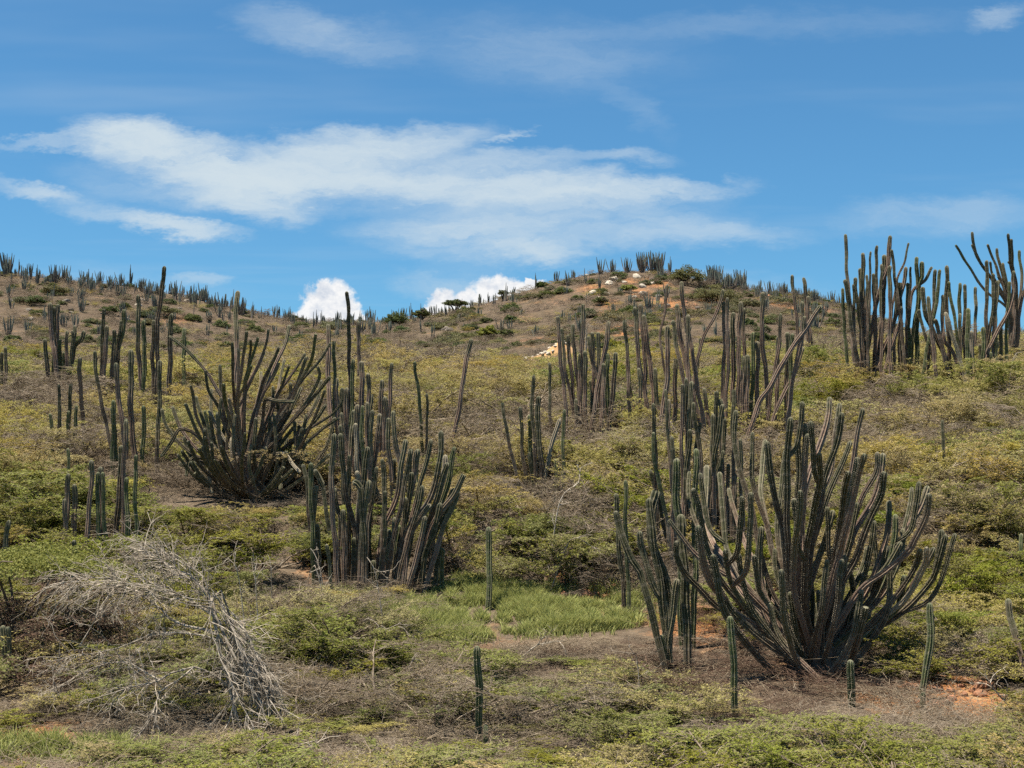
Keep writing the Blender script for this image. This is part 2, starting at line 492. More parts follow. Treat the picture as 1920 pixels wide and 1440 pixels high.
soil = nmix(nt, nrange(nt, g3, 0.35, 0.65), (0.25, 0.095, 0.035), (0.42, 0.20, 0.085))
soil = nmix(nt, nrange(nt, g2, 0.55, 0.7), soil, (0.36, 0.24, 0.13))
rf = nrange(nt, nmath(nt, 'ADD', gs.outputs[0], nmath(nt, 'MULTIPLY', nmath(nt, 'SUBTRACT', g2, 0.5), 1.1)), 0.32, 0.75)
rf2 = nmath(nt, 'MULTIPLY', nrange(nt, nmath(nt, 'ADD', g1, nmath(nt, 'MULTIPLY', g2, 0.5)), 0.85, 0.98), 0.3)
col = nmix(nt, nmath(nt, 'MAXIMUM', rf, rf2), col, soil)
nt.links.new(col, b.inputs['Base Color'])
bp = nt.nodes.new('ShaderNodeBump'); bp.inputs['Strength'].default_value = 0.9; bp.inputs['Distance'].default_value = 0.08
nt.links.new(g3, bp.inputs['Height']); nt.links.new(bp.outputs[0], b.inputs['Normal'])
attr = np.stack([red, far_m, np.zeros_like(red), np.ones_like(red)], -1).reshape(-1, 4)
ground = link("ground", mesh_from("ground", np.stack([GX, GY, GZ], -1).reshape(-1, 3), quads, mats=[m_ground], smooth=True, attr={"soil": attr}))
tag(ground, "dry hillside of brown and red earth rising to two far hills", "hillside", kind="structure")

# ------------------------------------------------------------------ shrubs
def shrub_meshes(seed, kind, R=1.35, H=1.25):
    """kind g = leafy green, o = olive, half bare, d = dry twigs"""
    rs = random.Random(seed)
    tb = Tubes()
    leaf_p, leaf_d = [], []
    def path(p, az, el, L, n, droop, wob):
        pts = [np.array(p)]
        for i in range(n):
            az += rs.gauss(0, wob); el += rs.gauss(0, wob * 0.6) - droop
            d = np.array((math.cos(az) * math.cos(el), math.sin(az) * math.cos(el), math.sin(el)))
            pts.append(pts[-1] + d * L / n)
        return pts, az, el
    def clampz(pts):
        for q in pts:
            lim = H * (0.92 + 0.1 * math.sin(q[0] * 3.1 + seed) * math.cos(q[1] * 2.7))
            if q[2] > lim: q[2] = lim - (q[2] - lim) * 0.25
            if q[2] < 0.04: q[2] = 0.04 + rs.random() * 0.08
        return pts
    nmain = rs.randint(5, 7)
    ntw = {'g': 4, 'o': 4, 'd': 6}[kind]
    for i in range(nmain):
        az = i * 6.283 / nmain + rs.gauss(0, 0.35)
        L = R * rs.uniform(0.8, 1.15)
        pts, a1, e1 = path((rs.gauss(0, .06), rs.gauss(0, .06), -0.1), az, math.radians(rs.uniform(42, 78)), L * 1.15, 5, 0.16, 0.16)
        clampz(pts[1:])
        tb.add(pts, 0.024, 0.010, 4)
        for j in range(6):
            t = rs.uniform(0.3, 1.0); k = min(4, int(t * 5))
            p = pts[k] + (pts[k + 1] - pts[k]) * (t * 5 - k)
            side = -1 if j % 2 else 1
            q2, a2, e2 = path(p, a1 + side * rs.uniform(0.2, 1.2), rs.uniform(0.0, 0.75), R * rs.uniform(0.35, 0.62), 4, 0.08, 0.2)
            clampz(q2)
            tb.add(q2, 0.010, 0.005, 3)
            for m in range(6):
                k3 = rs.randint(1, 4)
                q3, a3, e3 = path(q2[k3] if k3 < 5 else q2[4], a2 + rs.uniform(-1.2, 1.2), rs.uniform(-0.25, 0.7), R * rs.uniform(0.14, 0.32), 2, 0.08, 0.3)
                clampz(q3)
                tb.add(q3, 0.0055, 0.0028, 3)
                for w in range(ntw):
                    b0 = q3[rs.randint(0, 2)]
                    q4, a4, e4 = path(b0, a3 + rs.uniform(-1.5, 1.5), rs.uniform(-0.4, 0.8), R * rs.uniform(0.08, 0.2), 1, 0.0, 0.2)
                    clampz(q4)
                    tb.add(q4, 0.0038, 0.0020, 3)
                    nl = {'g': rs.randint(11, 16), 'o': rs.randint(8, 13), 'd': 2 if rs.random() < 0.6 else 0}[kind]
                    for _ in range(nl):
                        f = rs.random()
                        leaf_p.append(q4[0] + (q4[1] - q4[0]) * f + np.array((rs.gauss(0, .028), rs.gauss(0, .028), rs.gauss(0, .016))))
                        leaf_d.append((a4 + rs.gauss(0, 0.9), rs.gauss(0.05, 0.35), rs.gauss(0, 0.55), rs.uniform(0.7, 1.35)))
    P = np.array(leaf_p); D = np.array(leaf_d)
    ca, sa = np.cos(D[:, 0]), np.sin(D[:, 0]); ce, se = np.cos(D[:, 1]), np.sin(D[:, 1])
    ax = np.stack([ca * ce, sa * ce, se], -1)
    h = np.stack([-sa, ca, np.zeros_like(sa)], -1)
    up = np.cross(ax, h)
    w = h * np.cos(D[:, 2])[:, None] + up * np.sin(D[:, 2])[:, None]
    l, wd = {'g': (0.030, 0.011), 'o': (0.028, 0.0100), 'd': (0.024, 0.009)}[kind]
    s = D[:, 3][:, None]
    V = np.stack([P - ax * l * s, P + w * wd * s, P + ax * l * s, P - w * wd * s], 1).reshape(-1, 3)
    Q = np.arange(len(V)).reshape(-1, 4)
    return tb, V, Q
SHRUB = {}
for kind, lm, tm in (('g', M_LEAF_G, M_TWIG), ('o', M_LEAF_O, M_TWIG_D), ('d', M_LEAF_D, M_TWIG_G)):
    SHRUB[kind] = []
    for k in range(4):
        tb, V, Q = shrub_meshes(100 + k + 10 * ord(kind), kind, H=1.05 + 0.12 * k)
        SHRUB[kind].append((tb.mesh("branches", tm), mesh_from("foliage", V, Q, mats=[lm])))
SHRUB['r'] = []
for k in range(2):
    tb, V, Q = shrub_meshes(1500 + k, 'd', H=1.1)
    SHRUB['r'].append((tb.mesh("branches", M_TWIG_R), mesh_from("foliage", V, Q, mats=[M_LEAF_D])))
SHRUB['r'] += SHRUB['r']
# bright leafy variant with broader leaves
def leafy_mesh(seed, R, H, n, leaf, mat, hollow=0.55, name="foliage"):
    r = np.random.RandomState(seed)
    d = r.normal(size=(n, 3)); d /= np.linalg.norm(d, axis=1)[:, None]
    d[:, 2] = np.abs(d[:, 2]) * 1.0 - 0.12
    rad = r.uniform(hollow, 1.0, n) ** 0.7
    lob = 0.78 + 0.22 * np.sin(d[:, 0] * 4.1 + seed) * np.cos(d[:, 1] * 3.7 + seed * 2) + 0.12 * np.sin(d[:, 2] * 9 + d[:, 0] * 7)
    P = d * (rad * lob)[:, None] * np.array((R, R, H))
    P[:, 2] += H * 0.12
    a = r.uniform(0, 6.283, n); e = r.normal(0, 0.5, n); t = r.normal(0, 0.8, n); s = r.uniform(0.7, 1.3, n)[:, None]
    ax = np.stack([np.cos(a) * np.cos(e), np.sin(a) * np.cos(e), np.sin(e)], -1)
    h = np.stack([-np.sin(a), np.cos(a), a * 0], -1)
    w = h * np.cos(t)[:, None] + np.cross(ax, h) * np.sin(t)[:, None]
    V = np.stack([P - ax * leaf * s, P + w * leaf * 0.5 * s, P + ax * leaf * s, P - w * leaf * 0.5 * s], 1).reshape(-1, 3)
    return mesh_from(name, V, np.arange(len(V)).reshape(-1, 4), mats=[mat])

CLEAR = [(945, 634, 1095, 662, 87.5),   # photograph boxes that no nearer shrub may hide, with the distance of what stands there
    (1400, 960, 1600, 1290, 25.0), (1600, 960, 1790, 1140, 25.0), (1150, 900, 1310, 1205, 25.3), (1340, 1140, 1400, 1350, 21.6), (1580, 1230, 1610, 1330, 22.7), (1715, 1120, 1765, 1345, 23.3),
    (870, 1200, 925, 1400, 20.3), (1880, 1110, 1920, 1260, 22.6), (900, 980, 935, 1105, 30.5),
    (600, 800, 870, 1075, 32.0), (560, 860, 600, 1055, 32.0), (310, 600, 640, 935, 38.0),
    (100, 1030, 560, 1365, 21.0), (60, 1190, 130, 1260, 24.0), (0, 1375, 75, 1425, 20.0),
    (1050, 1085, 1140, 1130, 30.0), (1400, 1085, 1460, 1150, 27.5), (1700, 1290, 1860, 1335, 22.6), (850, 1095, 1190, 1190, 30.0),
    (175, 650, 280, 850, 40.0), (1220, 740, 1300, 925, 33.0), (1330, 740, 1400, 930, 34.0), (945, 740, 1065, 850, 38.0),
    (110, 850, 262, 975, 33.0), (1040, 540, 1540, 745, 44.0), (1575, 440, 1900, 655, 54.0), (640, 700, 750, 870, 36.5), (80, 760, 150, 815, 41.0)]
def hides(x, y, z, r, h):
    a = to_px((x - r, y, z)); b_ = to_px((x + r, y, z + h))
    for x0, y0, x1, y1, Y in CLEAR:
        if y < Y + 0.9 and a[0] + 8 < x1 and b_[0] - 8 > x0 and b_[1] + 6 < y1 and a[1] > y0:
            return y1 - b_[1]
    return 0
KINDS = [  # photograph areas: px, py, rx, ry, weights g o d
    (120, 790, 180, 90, (0, .45, .55)), (1640, 790, 330, 45, (.05, .6, .35)), (700, 1290, 330, 110, (.6, .15, .25)), (1430, 1230, 220, 80, (.12, .08, .8)),
    (1150, 1290, 220, 60, (.35, .25, .4)), (350, 970, 420, 80, (.85, .1, .05)), (760, 1150, 330, 60, (.9, .05, .05)), (1000, 1390, 1000, 60, (.72, .22, .06)),
    (60, 1050, 140, 90, (.8, .15, .05)), (1800, 1080, 180, 150, (.6, .35, .05)), (820, 740, 260, 130, (.05, .85, .1)), (1000, 930, 180, 50, (.2, .35, .45)),
    (1750, 720, 260, 50, (.35, .6, .05)), (1400, 980, 140, 40, (.8, .1, .1)), (1090, 990, 120, 30, (.7, .2, .1)), (60, 620, 100, 40, (.1, .5, .4)), (1850, 1320, 80, 40, (.1, .2, .7)),
    (1430, 590, 60, 25, (.9, .1, 0)), (300, 1390, 400, 50, (.8, .1, .1)), (140, 1180, 80, 60, (.3, .2, .5))]
def pick_kind(px, py, rs):
    w = np.array((.22, .72, .06)) if py < 900 else np.array((.62, .33, .05))
    for cx, cy, rx, ry, ww in KINDS:
        d = ((px - cx) / rx) ** 2 + ((py - cy) / ry) ** 2
        if d < 1:
            w = np.array(ww)
    return rs.choices('god', weights=list(w))[0]
rs = random.Random(7)
spots = []
y = 14.5
while y < 104:
    step = 1.28 if y < 46 else (1.5 if y < 60 else 1.75)
    x = -(0.385 * y + 3.0)
    while x < 0.385 * y + 3.0:
        X, Y = x + rs.uniform(-.55, .55) * step, y + rs.uniform(-.5, .5) * step
        x += step
        sc = rs.uniform(0.62, 1.12) * (1.15 if Y > 46 else 1.0)
        Z = float(height(X, Y))
        px, py = to_px((X, Y, Z + 0.7 * sc))
        kd = pick_kind(px, py, rs)
        if kd == 'd' and ((px - 1400) / 330) ** 2 + ((py - 1245) / 120) ** 2 < 1: kd = 'r'
        if 33 < Y < 95: sc *= 1.18
        zs = rs.uniform(0.6, 0.95) if Y < 30 else rs.uniform(0.8, 1.1)
        ok = False
        for fs, fz in ((1, 1), (1, .6), (.7, .6), (.6, .4), (.45, .35)):
            # lower and smaller where a taller bush would hide what stands behind
            if not hides(X, Y, Z, 1.7 * sc * fs, 1.3 * sc * fs * zs * fz):
                sc *= fs; zs *= fz; ok = True
                break
        if not ok:
            continue
        bare = 0
        for bx, by, br in ((1090, 1112, 45), (1430, 1112, 40), (1790, 1312, 70), (40, 1395, 60), (1020, 1140, 120), (1290, 1185, 50), (80, 1225, 50), (1460, 1235, 60), (1530, 1290, 50)):
            if abs(px - bx) < br and abs(py - by) < br * 0.5: bare = 1
        if bare and rs.random() < 0.85:
            continue
        spots.append((sc / Y, X, Y, Z - 0.05, sc, kd, rs.uniform(0, 6.283), rs.randrange(4), px, py, zs))
    y += step * 0.85
k_ = 0
while k_ < 230:
    # low mats of new growth between the bushes of the foreground
    Y = rs.uniform(14.5, 28.5); X = rs.uniform(-0.40, 0.40) * Y
    Z = float(height(X, Y)); sc = rs.uniform(.45, .8); zs = rs.uniform(.28, .45)
    px, py = to_px((X, Y, Z + .2))
    if any(abs(px - bx) < br and abs(py - by) < br * .5 for bx, by, br in ((1090, 1112, 45), (1430, 1112, 40), (1790, 1312, 70), (40, 1395, 60), (1020, 1140, 120), (1450, 1240, 170), (60, 1230, 90))) or hides(X, Y, Z, 1.5 * sc, 1.2 * sc * zs):
        k_ += 0.2
        continue
    k_ += 1
    spots.append((sc / Y * .8, X, Y, Z - 0.05, sc, rs.choices('go', (.75, .25))[0], rs.uniform(0, 6.283), rs.randrange(4), px, py, zs))
for px, py, sc in ((20, 1262, 1.1), (60, 1250, 1.0), (100, 1240, .9), (0, 1225, 1.2), (75, 1215, 1.1), (125, 1205, .9), (35, 1200, 1.1), (-20, 1280, 1.0)):
    h = ground_hit(px, py)
    spots.append((sc / h[1], h[0], h[1], h[2] - 0.05, sc, 'r', rs.uniform(0, 6.283), rs.randrange(4), px, py, 0.9))
spots.sort(reverse=True)
LANDMARKS = [(1520, 1050, "the huge right-hand candelabra"), (1245, 1080, "the small forked cactus"), (745, 960, "the middle cactus clump"), (470, 780, "the left candelabra"),
    (300, 1230, "the collapsed dead tree"), (895, 1300, "the straight foreground column"), (1375, 1260, "the green column below the huge candelabra"), (1740, 1220, "the bent green column"),
    (1900, 1180, "the leaning column at the right edge"), (1020, 1140, "the green grass patch"), (1596, 1290, "the short stout green column"), (40, 1390, "the bare earth in the lower left corner"),
    (190, 930, "the green stand below the left candelabra"), (1010, 820, "the thin columns halfway up the slope"), (690, 780, "the brown stand behind the middle clump"), (916, 1050, "the lone column in the grass"),
    (1090, 1110, "the red earth in the middle"), (1800, 1310, "the red earth at the lower right"), (1280, 850, "the slim rows behind the forked cactus"), (1768, 805, "the small dark column on the right slope"),
    (220, 760, "the curving columns on the left"), (1280, 680, "the middle-right stand"), (1740, 600, "the upper right stand"), (870, 690, "the dark leaning lone column"), (1915, 1035, "the pale right-edge column"), (60, 1200, "the shaded columns at the left edge")]
LOOK = {'g': "feathery green thorn shrub", 'o': "straw-olive thorn shrub", 'd': "bare grey-brown twiggy shrub", 'r': "bare dark russet twiggy shrub"}
def shrub_label(px, py, kd, sc):
    lx, ly, nm = min(LANDMARKS, key=lambda l: (l[0] - px) ** 2 + 2.5 * (l[1] - py) ** 2)
    dx, dy = px - lx, (py - ly) * 1.6
    rel = ("right of " if dx > 0 else "left of ") if abs(dx) > abs(dy) else ("in front of " if dy > 0 else "behind ")
    size = "low " if sc < 0.6 else ("broad " if sc > 0.95 else "")
    return size + LOOK[kd] + " " + rel + nm
first_part = {}
for s_, X, Y, Z, sc, kd, rot, var, px, py, zs in spots[:300]:
    e = link("thorn_shrub" if kd in 'go' else "dry_shrub", None, loc=(X, Y, Z))
    e.empty_display_size = 0.3
    e.rotation_euler = (rs.gauss(0, .06), rs.gauss(0, .06), rot)
    e.scale = (sc, sc, sc * zs)
    lab = shrub_label(px, py, kd, sc)
    tag(e, lab, "shrub", lab.replace("shrub ", "shrubs ", 1))
    bm_, fm_ = SHRUB[kd][var]
    a = link("branches", bm_, e)
    b2 = link("foliage", fm_, e)
    first_part.setdefault((kd, var), (a, b2))

# ------------------------------------------------------------------ scattered masses (geometry nodes)
def scatter(name, pts, rots, scls, ids, sources, label, cat):
    """one object that repeats the given source objects over points"""
    me = bpy.data.meshes.new(name)
    me.vertices.add(len(pts))
    me.vertices.foreach_set("co", np.asarray(pts, np.float32).ravel())
    for nm, tp, arr in (("rot", 'FLOAT_VECTOR', rots), ("scl", 'FLOAT_VECTOR', scls), ("pick", 'INT', ids)):
        a = me.attributes.new(nm, tp, 'POINT')
        a.data.foreach_set("vector" if tp == 'FLOAT_VECTOR' else "value", np.asarray(arr, np.float32 if tp == 'FLOAT_VECTOR' else np.int32).ravel())
    o = link(name, me)
    ng = bpy.data.node_groups.new(name, 'GeometryNodeTree')
    ng.interface.new_socket(name="Geometry", in_out='INPUT', socket_type='NodeSocketGeometry')
    ng.interface.new_socket(name="Geometry", in_out='OUTPUT', socket_type='NodeSocketGeometry')
    gi = ng.nodes.new('NodeGroupInput'); go = ng.nodes.new('NodeGroupOutput')
    iop = ng.nodes.new('GeometryNodeInstanceOnPoints')
    join = ng.nodes.new('GeometryNodeJoinGeometry')
    for src in reversed(sources):      # a multi-input socket takes the last link first
        g2i = ng.nodes.new('GeometryNodeGeometryToInstance')
        for ob in src:
            oi = ng.nodes.new('GeometryNodeObjectInfo')
            oi.transform_space = 'ORIGINAL'
            oi.inputs['Object'].default_value = ob
            ng.links.new(oi.outputs['Geometry'], g2i.inputs[0])
        ng.links.new(g2i.outputs[0], join.inputs[0])
    ng.links.new(gi.outputs[0], iop.inputs['Points'])
    ng.links.new(join.outputs[0], iop.inputs['Instance'])
    iop.inputs['Pick Instance'].default_value = True
    for nm, tp, sock in (("pick", 'INT', 'Instance Index'), ("rot", 'FLOAT_VECTOR', 'Rotation'), ("scl", 'FLOAT_VECTOR', 'Scale')):
        na = ng.nodes.new('GeometryNodeInputNamedAttribute'); na.data_type = tp
        na.inputs['Name'].default_value = nm
        ng.links.new(na.outputs['Attribute'], iop.inputs[sock])
    ng.links.new(iop.outputs[0], go.inputs[0])
    md = o.modifiers.new("scatter", 'NODES'); md.node_group = ng
    tag(o, label, cat, kind="stuff")
    return o
for kd, nm, lab in (('g', "green_scrub", "green thorn scrub covering the slope behind the cactus clumps"),
                    ('o', "olive_scrub", "straw-olive thorn scrub covering the slope up to the foot of the far hills"),
                    ('d', "dry_scrub", "bare grey-brown brush scattered through the scrub on the slope")):
    rest = [s for s in spots[300:] if (s[5] if s[5] != 'r' else 'd') == kd]
    if not rest: continue
    srcs = [first_part[(kd, v)] for v in range(4) if (kd, v) in first_part]
    scatter(nm, [(s[1], s[2], s[3]) for s in rest], [(0, 0, s[6]) for s in rest], [(s[4], s[4], s[4] * s[10]) for s in rest],
            [s[7] % len(srcs) for s in rest], srcs, lab, "scrub")

# ------------------------------------------------------------------ cacti
crs = random.Random(11)
def catmull(P, ds):
    P = np.asarray(P, float)
    if len(P) == 2:
        n = max(2, int(np.linalg.norm(P[1] - P[0]) / ds) + 1)
        return P[0] + (P[1] - P[0]) * np.linspace(0, 1, n)[:, None]
    Q = np.vstack([2 * P[0] - P[1], P, 2 * P[-1] - P[-2]])
    out = []
    for i in range(1, len(Q) - 2):
        p0, p1, p2, p3 = Q[i - 1], Q[i], Q[i + 1], Q[i + 2]
        n = max(2, int(np.linalg.norm(p2 - p1) / ds))
        t = (np.arange(n) / n)[:, None]
        out.append(0.5 * (2 * p1 + (p2 - p0) * t + (2 * p0 - 5 * p1 + 4 * p2 - p3) * t ** 2 + (3 * p1 - p0 - 3 * p2 + p3) * t ** 3))
    out.append(P[-1:])
    return np.vstack(out)
def stem_mesh(P, r, glen, mat, ribs=8, ds=0.1, blunt=False, wob=1.0):
    """ribbed column along P (base first, tip last), all relative to the plant's base"""
    C = catmull(P, ds)
    seg = np.linalg.norm(np.diff(C, axis=0), axis=1)
    s = np.concatenate([[0], np.cumsum(seg)])
    L = s[-1]
    # add fine rings near the tip
    tips = L - r * np.array([1.5, 1.0, 0.6, 0.32, 0.14, 0.03, 0.0])
    ss = np.unique(np.concatenate([s[s < L - 1.7 * r], tips[tips > 0]]))
    C = np.stack([np.interp(ss, s, C[:, k]) for k in range(3)], -1)
    n = len(C)
    wv = wob * np.minimum(ss, 1.0) * np.clip((L - ss) / 0.3, 0, 1)
    for ax_ in (0, 1):
        C[:, ax_] += wv * (0.022 * np.sin(ss * 2.3 + crs.random() * 6) + 0.010 * np.sin(ss * 5.9 + crs.random() * 6))
    T = np.gradient(C, axis=0); T /= np.linalg.norm(T, axis=1)[:, None] + 1e-9
    A = np.zeros_like(T)
    a = np.cross(T[0], (0.3, 0.9, 0.2)); a /= np.linalg.norm(a)
    for i in range(n):
        a = a - T[i] * a.dot(T[i]); a /= np.linalg.norm(a) + 1e-9
        A[i] = a
    B = np.cross(T, A)
    d = L - ss
    rad = np.full(n, r)
    rad *= 1 + 0.05 * np.sin(ss * 4.3 + crs.random() * 6) + 0.035 * np.sin(ss * 11.0 + crs.random() * 6) + 0.03 * np.sin(ss * 27 + crs.random() * 6)
    rad *= 0.86 + 0.14 * np.clip(ss / 0.8, 0, 1)
    if not blunt:
        u = np.clip(1 - d / (1.5 * r), 0, 1)
        rad *= np.sqrt(np.maximum(1 - u ** 2.4, 0.0009))
    else:
        rad[-1] *= 0.05
    m = ribs * 2
    ang = np.arange(m) * 2 * math.pi / m + crs.random()
    prof = np.where(np.arange(m) % 2 == 0, 1.0, 0.60)
    V = C[:, None, :] + (rad[:, None] * prof[None, :])[:, :, None] * (A[:, None, :] * np.cos(ang)[None, :, None] + B[:, None, :] * np.sin(ang)[None, :, None])
    i = np.arange(n - 1)[:, None] * m + np.arange(m)[None, :]
    j = np.arange(n - 1)[:, None] * m + (np.arange(m)[None, :] + 1) % m
    Q = np.stack([i, j, j + m, i + m], -1).reshape(-1, 4)
    at_ = np.zeros((n, m, 4))
    at_[:, :, 0] = d[:, None]; at_[:, :, 1] = np.where(np.arange(m) % 2 == 0, 1.0, 0.0)[None, :]
    at_[:, :, 2] = ss[:, None]; at_[:, :, 3] = glen
    me = mesh_from("stem", V.reshape(-1, 3), Q, mats=[mat], attr={"st": at_.reshape(-1, 4)})
    return me, (ss, C, A, B, rad, ang[::2], L)
def spine_mesh(info, spacing, length):
    ss, C, A, B, rad, ang, L = info
    r = np.random.RandomState(crs.randrange(9999))
    pos = np.arange(min(0.15, L * 0.3), L - 0.01, spacing)
    V = []
    ctr = np.stack([np.interp(pos, ss, C[:, k]) for k in range(3)], -1)
    a = np.stack([np.interp(pos, ss, A[:, k]) for k in range(3)], -1)
    b_ = np.stack([np.interp(pos, ss, B[:, k]) for k in range(3)], -1)
    rd = np.interp(pos, ss, rad)
    keep_p = np.clip(1.15 - (L - pos) / 3.5, 0.25, 1)
    for g in ang:
        out = a * math.cos(g) + b_ * math.sin(g)
        tan = -a * math.sin(g) + b_ * math.cos(g)
        base = ctr + out * (rd * 0.98)[:, None]
        for q in range(3):
            k = r.rand(len(pos)) < keep_p
            dirv = out[k] + r.normal(0, 0.65, (k.sum(), 3)) * 1.0
            dirv /= np.linalg.norm(dirv, axis=1)[:, None]
            ln = length * r.uniform(0.5, 1.3, k.sum())[:, None]
            w = tan[k] * 0.0016
            V.append(np.stack([base[k] - w, base[k] + w, base[k] + dirv * ln], 1).reshape(-1, 3))
    V = np.vstack(V)
    return mesh_from("spines", V, tris=np.arange(len(V)).reshape(-1, 3), mats=[M_SPINE])

def parse(block, ox, oy, sc):
    out = []
    for line in block.strip().split("\n"):
        for s in line.split("/"):
            s = s.strip()
            if not s: continue
            fl = ""
            if ";" in s: fl, s = s.split(";")
            pts = [tuple(float(v) for v in p.split(",")) for p in s.split()]
            out.append((fl, [(ox + x / sc, oy + y / sc) for x, y in pts]))
    return out
def plant(label, Y, stems, r=0.075, base=None, amp=0.12, spread=0.25, mode="up", spines=False, mat=None, glen=(0.5, 1.8), name="columnar_cactus", group=None, ds=0.1, fill=0, ribs=8, flen=(1.6, 3.2), fel=(0.8, 1.42), fork=True, wob=1.0):
    """a cactus whose stems are given as photograph outlines (tip first) at distance Y"""
    if Y is None:                       # the foot shows: stand it where that pixel meets the ground
        Y = float(ground_hit(stems[0][1][-1][0], stems[0][1][-1][1])[1])
    if base is None:
        bx = sum(s[1][-1][0] for s in stems) / len(stems)
        X0 = ray(bx, 700)[0] * Y
    else:
        h = ground_hit(*base, y0=Y - 6, y1=Y + 6)
        X0 = ray(base[0], base[1])[0] * Y
    Z0 = float(height(X0, Y))
    org = np.array((X0, Y, Z0))
    single = len(stems) + fill == 1
    root = None
    if not single:
        root = link(name, None, loc=org); root.empty_display_size = 0.4
    made = []
    for fl, px in stems:
        lean = crs.gauss(0, amp)
        dy0 = crs.uniform(-spread, spread)
        k = len(px)
        y_bot, y_top = max(p[1] for p in px), min(p[1] for p in px)
        hgt = (y_bot - y_top) / F * Y
        W = []
        for i, (x_, y_) in enumerate(px):
            f = (y_bot - y_) / max(1.0, y_bot - y_top)
            if mode == "fan":
                # depth grows away from the root along the stem
                f = 0.15 + 0.85 * (1 - i / max(1, k - 1))
            W.append(at(x_, y_, Y + dy0 * (0.3 if mode == "fan" else 1) + lean * hgt * f))
        W = W[::-1]                                     # base first
        low = W[0]
        if 'h' not in fl:
            gz = float(height(low[0], low[1]))
            if mode == "fan":
                c = org + np.array((crs.gauss(0, .13) + 0.12 * np.clip(low[0] - X0, -1.5, 1.5), crs.gauss(0, .13), -0.12))
                if np.linalg.norm(low - c) > 0.25:
                    d = low - c
                    if np.linalg.norm(d) > 0.6:
                        W.insert(0, c + d * 0.45 + np.array((0, 0, -0.10 * np.linalg.norm(d))))
                    W.insert(0, c)
            else:
                d = W[0] - W[1]
                drop = low[2] - (gz - 0.12)
                if drop > 0.05:
                    sl = np.clip(d[:2] / max(0.05, -d[2]), -0.45, 0.45) if d[2] < 0 else np.zeros(2)
                    c = np.array((low[0] + sl[0] * drop * 0.8, low[1] + sl[1] * drop * 0.8, 0))
                    c[2] = float(height(c[0], c[1])) - 0.12
                    W.insert(0, c)
        W = np.array(W) - org
        rr = r * crs.uniform(0.74, 1.06)
        if 'w' in fl: rr *= 1.2
        if 'n' in fl: rr *= 0.72
        g = crs.uniform(*glen); mt = mat or crs.choices((M_CACT, M_CACT_B, M_CACT_G), (.64, .31, .05))[0]
        if 'g' in fl: g, mt = 4.0, M_CACT_G
        if 'b' in fl: g, mt = 0.12, M_CACT_B
        if 'p' in fl: g, mt = -1.5, M_PALE
        made.append((W, rr, g, mt, 'x' in fl or crs.random() < 0.05))
    arms = [m[0] for m in made if len(m[0]) > 3]
    for q in range(fill):
        mt = mat or crs.choices((M_CACT, M_CACT_B), (.7, .3))[0]
        if fork and q % 2 and arms:
            # a side arm forking from an older one
            W0 = crs.choice(arms); k = crs.randint(1, len(W0) - 2)
            p0 = W0[k]; out = W0[k + 1] - W0[k]; out = out / (np.linalg.norm(out) + 1e-9)
            sw = np.array((crs.gauss(0, .55), crs.gauss(0, .55), 0.1))
            Lf = crs.uniform(0.5, 1.0) * flen[0]
            p1 = p0 + (out * 0.7 + sw) * Lf * 0.3
            p2 = p1 + (out * 0.5 + sw * 0.3 + np.array((0, 0, .8))) * Lf * 0.4
            made.append((np.array([p0, p1, p2, p2 + (p2 - p1) * 0.6 + np.array((0, 0, Lf * 0.15))]), r * crs.uniform(.7, .95), crs.uniform(*glen), mt, crs.random() < .1))
            continue
        az = crs.uniform(0, 6.283); el = crs.uniform(*fel)
        Lf = crs.uniform(*flen)
        p0 = np.array((crs.gauss(0, .2), crs.gauss(0, .2), -0.1))
        d1 = np.array((math.cos(az) * math.cos(el * 0.7), math.sin(az) * math.cos(el * .7), math.sin(el * 0.7)))
        d2 = np.array((math.cos(az + .15) * math.cos(el * 1.05), math.sin(az + .15) * math.cos(el * 1.05), math.sin(min(1.5, el * 1.05))))
        p1 = p0 + d1 * Lf * 0.4
        made.append((np.array([p0, p1, p1 + (d1 + d2) * Lf * 0.15, p1 + d2 * Lf * 0.6]), r * crs.uniform(.75, 1.05), crs.uniform(*glen), mt, crs.random() < .08))
    for W, rr, g, mt, bl in made:
        me, info = stem_mesh(W, rr, g, mt, ribs=ribs, ds=ds, blunt=bl, wob=wob)
        if single:
            o = link(name, me, loc=org); root = o
        else:
            o = link("stem", me, root)
        if spines:
            link("spines", spine_mesh(info, 0.034, 0.022), o)
    tag(root, label, "cactus", group)
    return root
M_PALE = cactus_mat("cactus_skin_bleached", (0.22, 0.19, 0.115), (0.28, 0.25, 0.16), (0.21, 0.175, 0.12), (0.31, 0.265, 0.19))

def full(s): return parse(s, 0, 0, 1)
def T1(s): return parse(s, 0, 480, 4)
def T2(s): return parse(s, 480, 480, 4)
def T3(s): return parse(s, 960, 440, 4)
def T4(s): return parse(s, 1440, 420, 4)
def B1(s): return parse(s, 0, 780, 4)
def B2(s): return parse(s, 480, 780, 4)
def B3(s): return parse(s, 960, 740, 4)
def C1(s): return parse(s, 0, 1080, 4)
def LL(s): return parse(s, 300, 600, 4.364)
def MM(s): return parse(s, 560, 660, 6)
def NN(s): return parse(s, 1180, 700, 5.54)

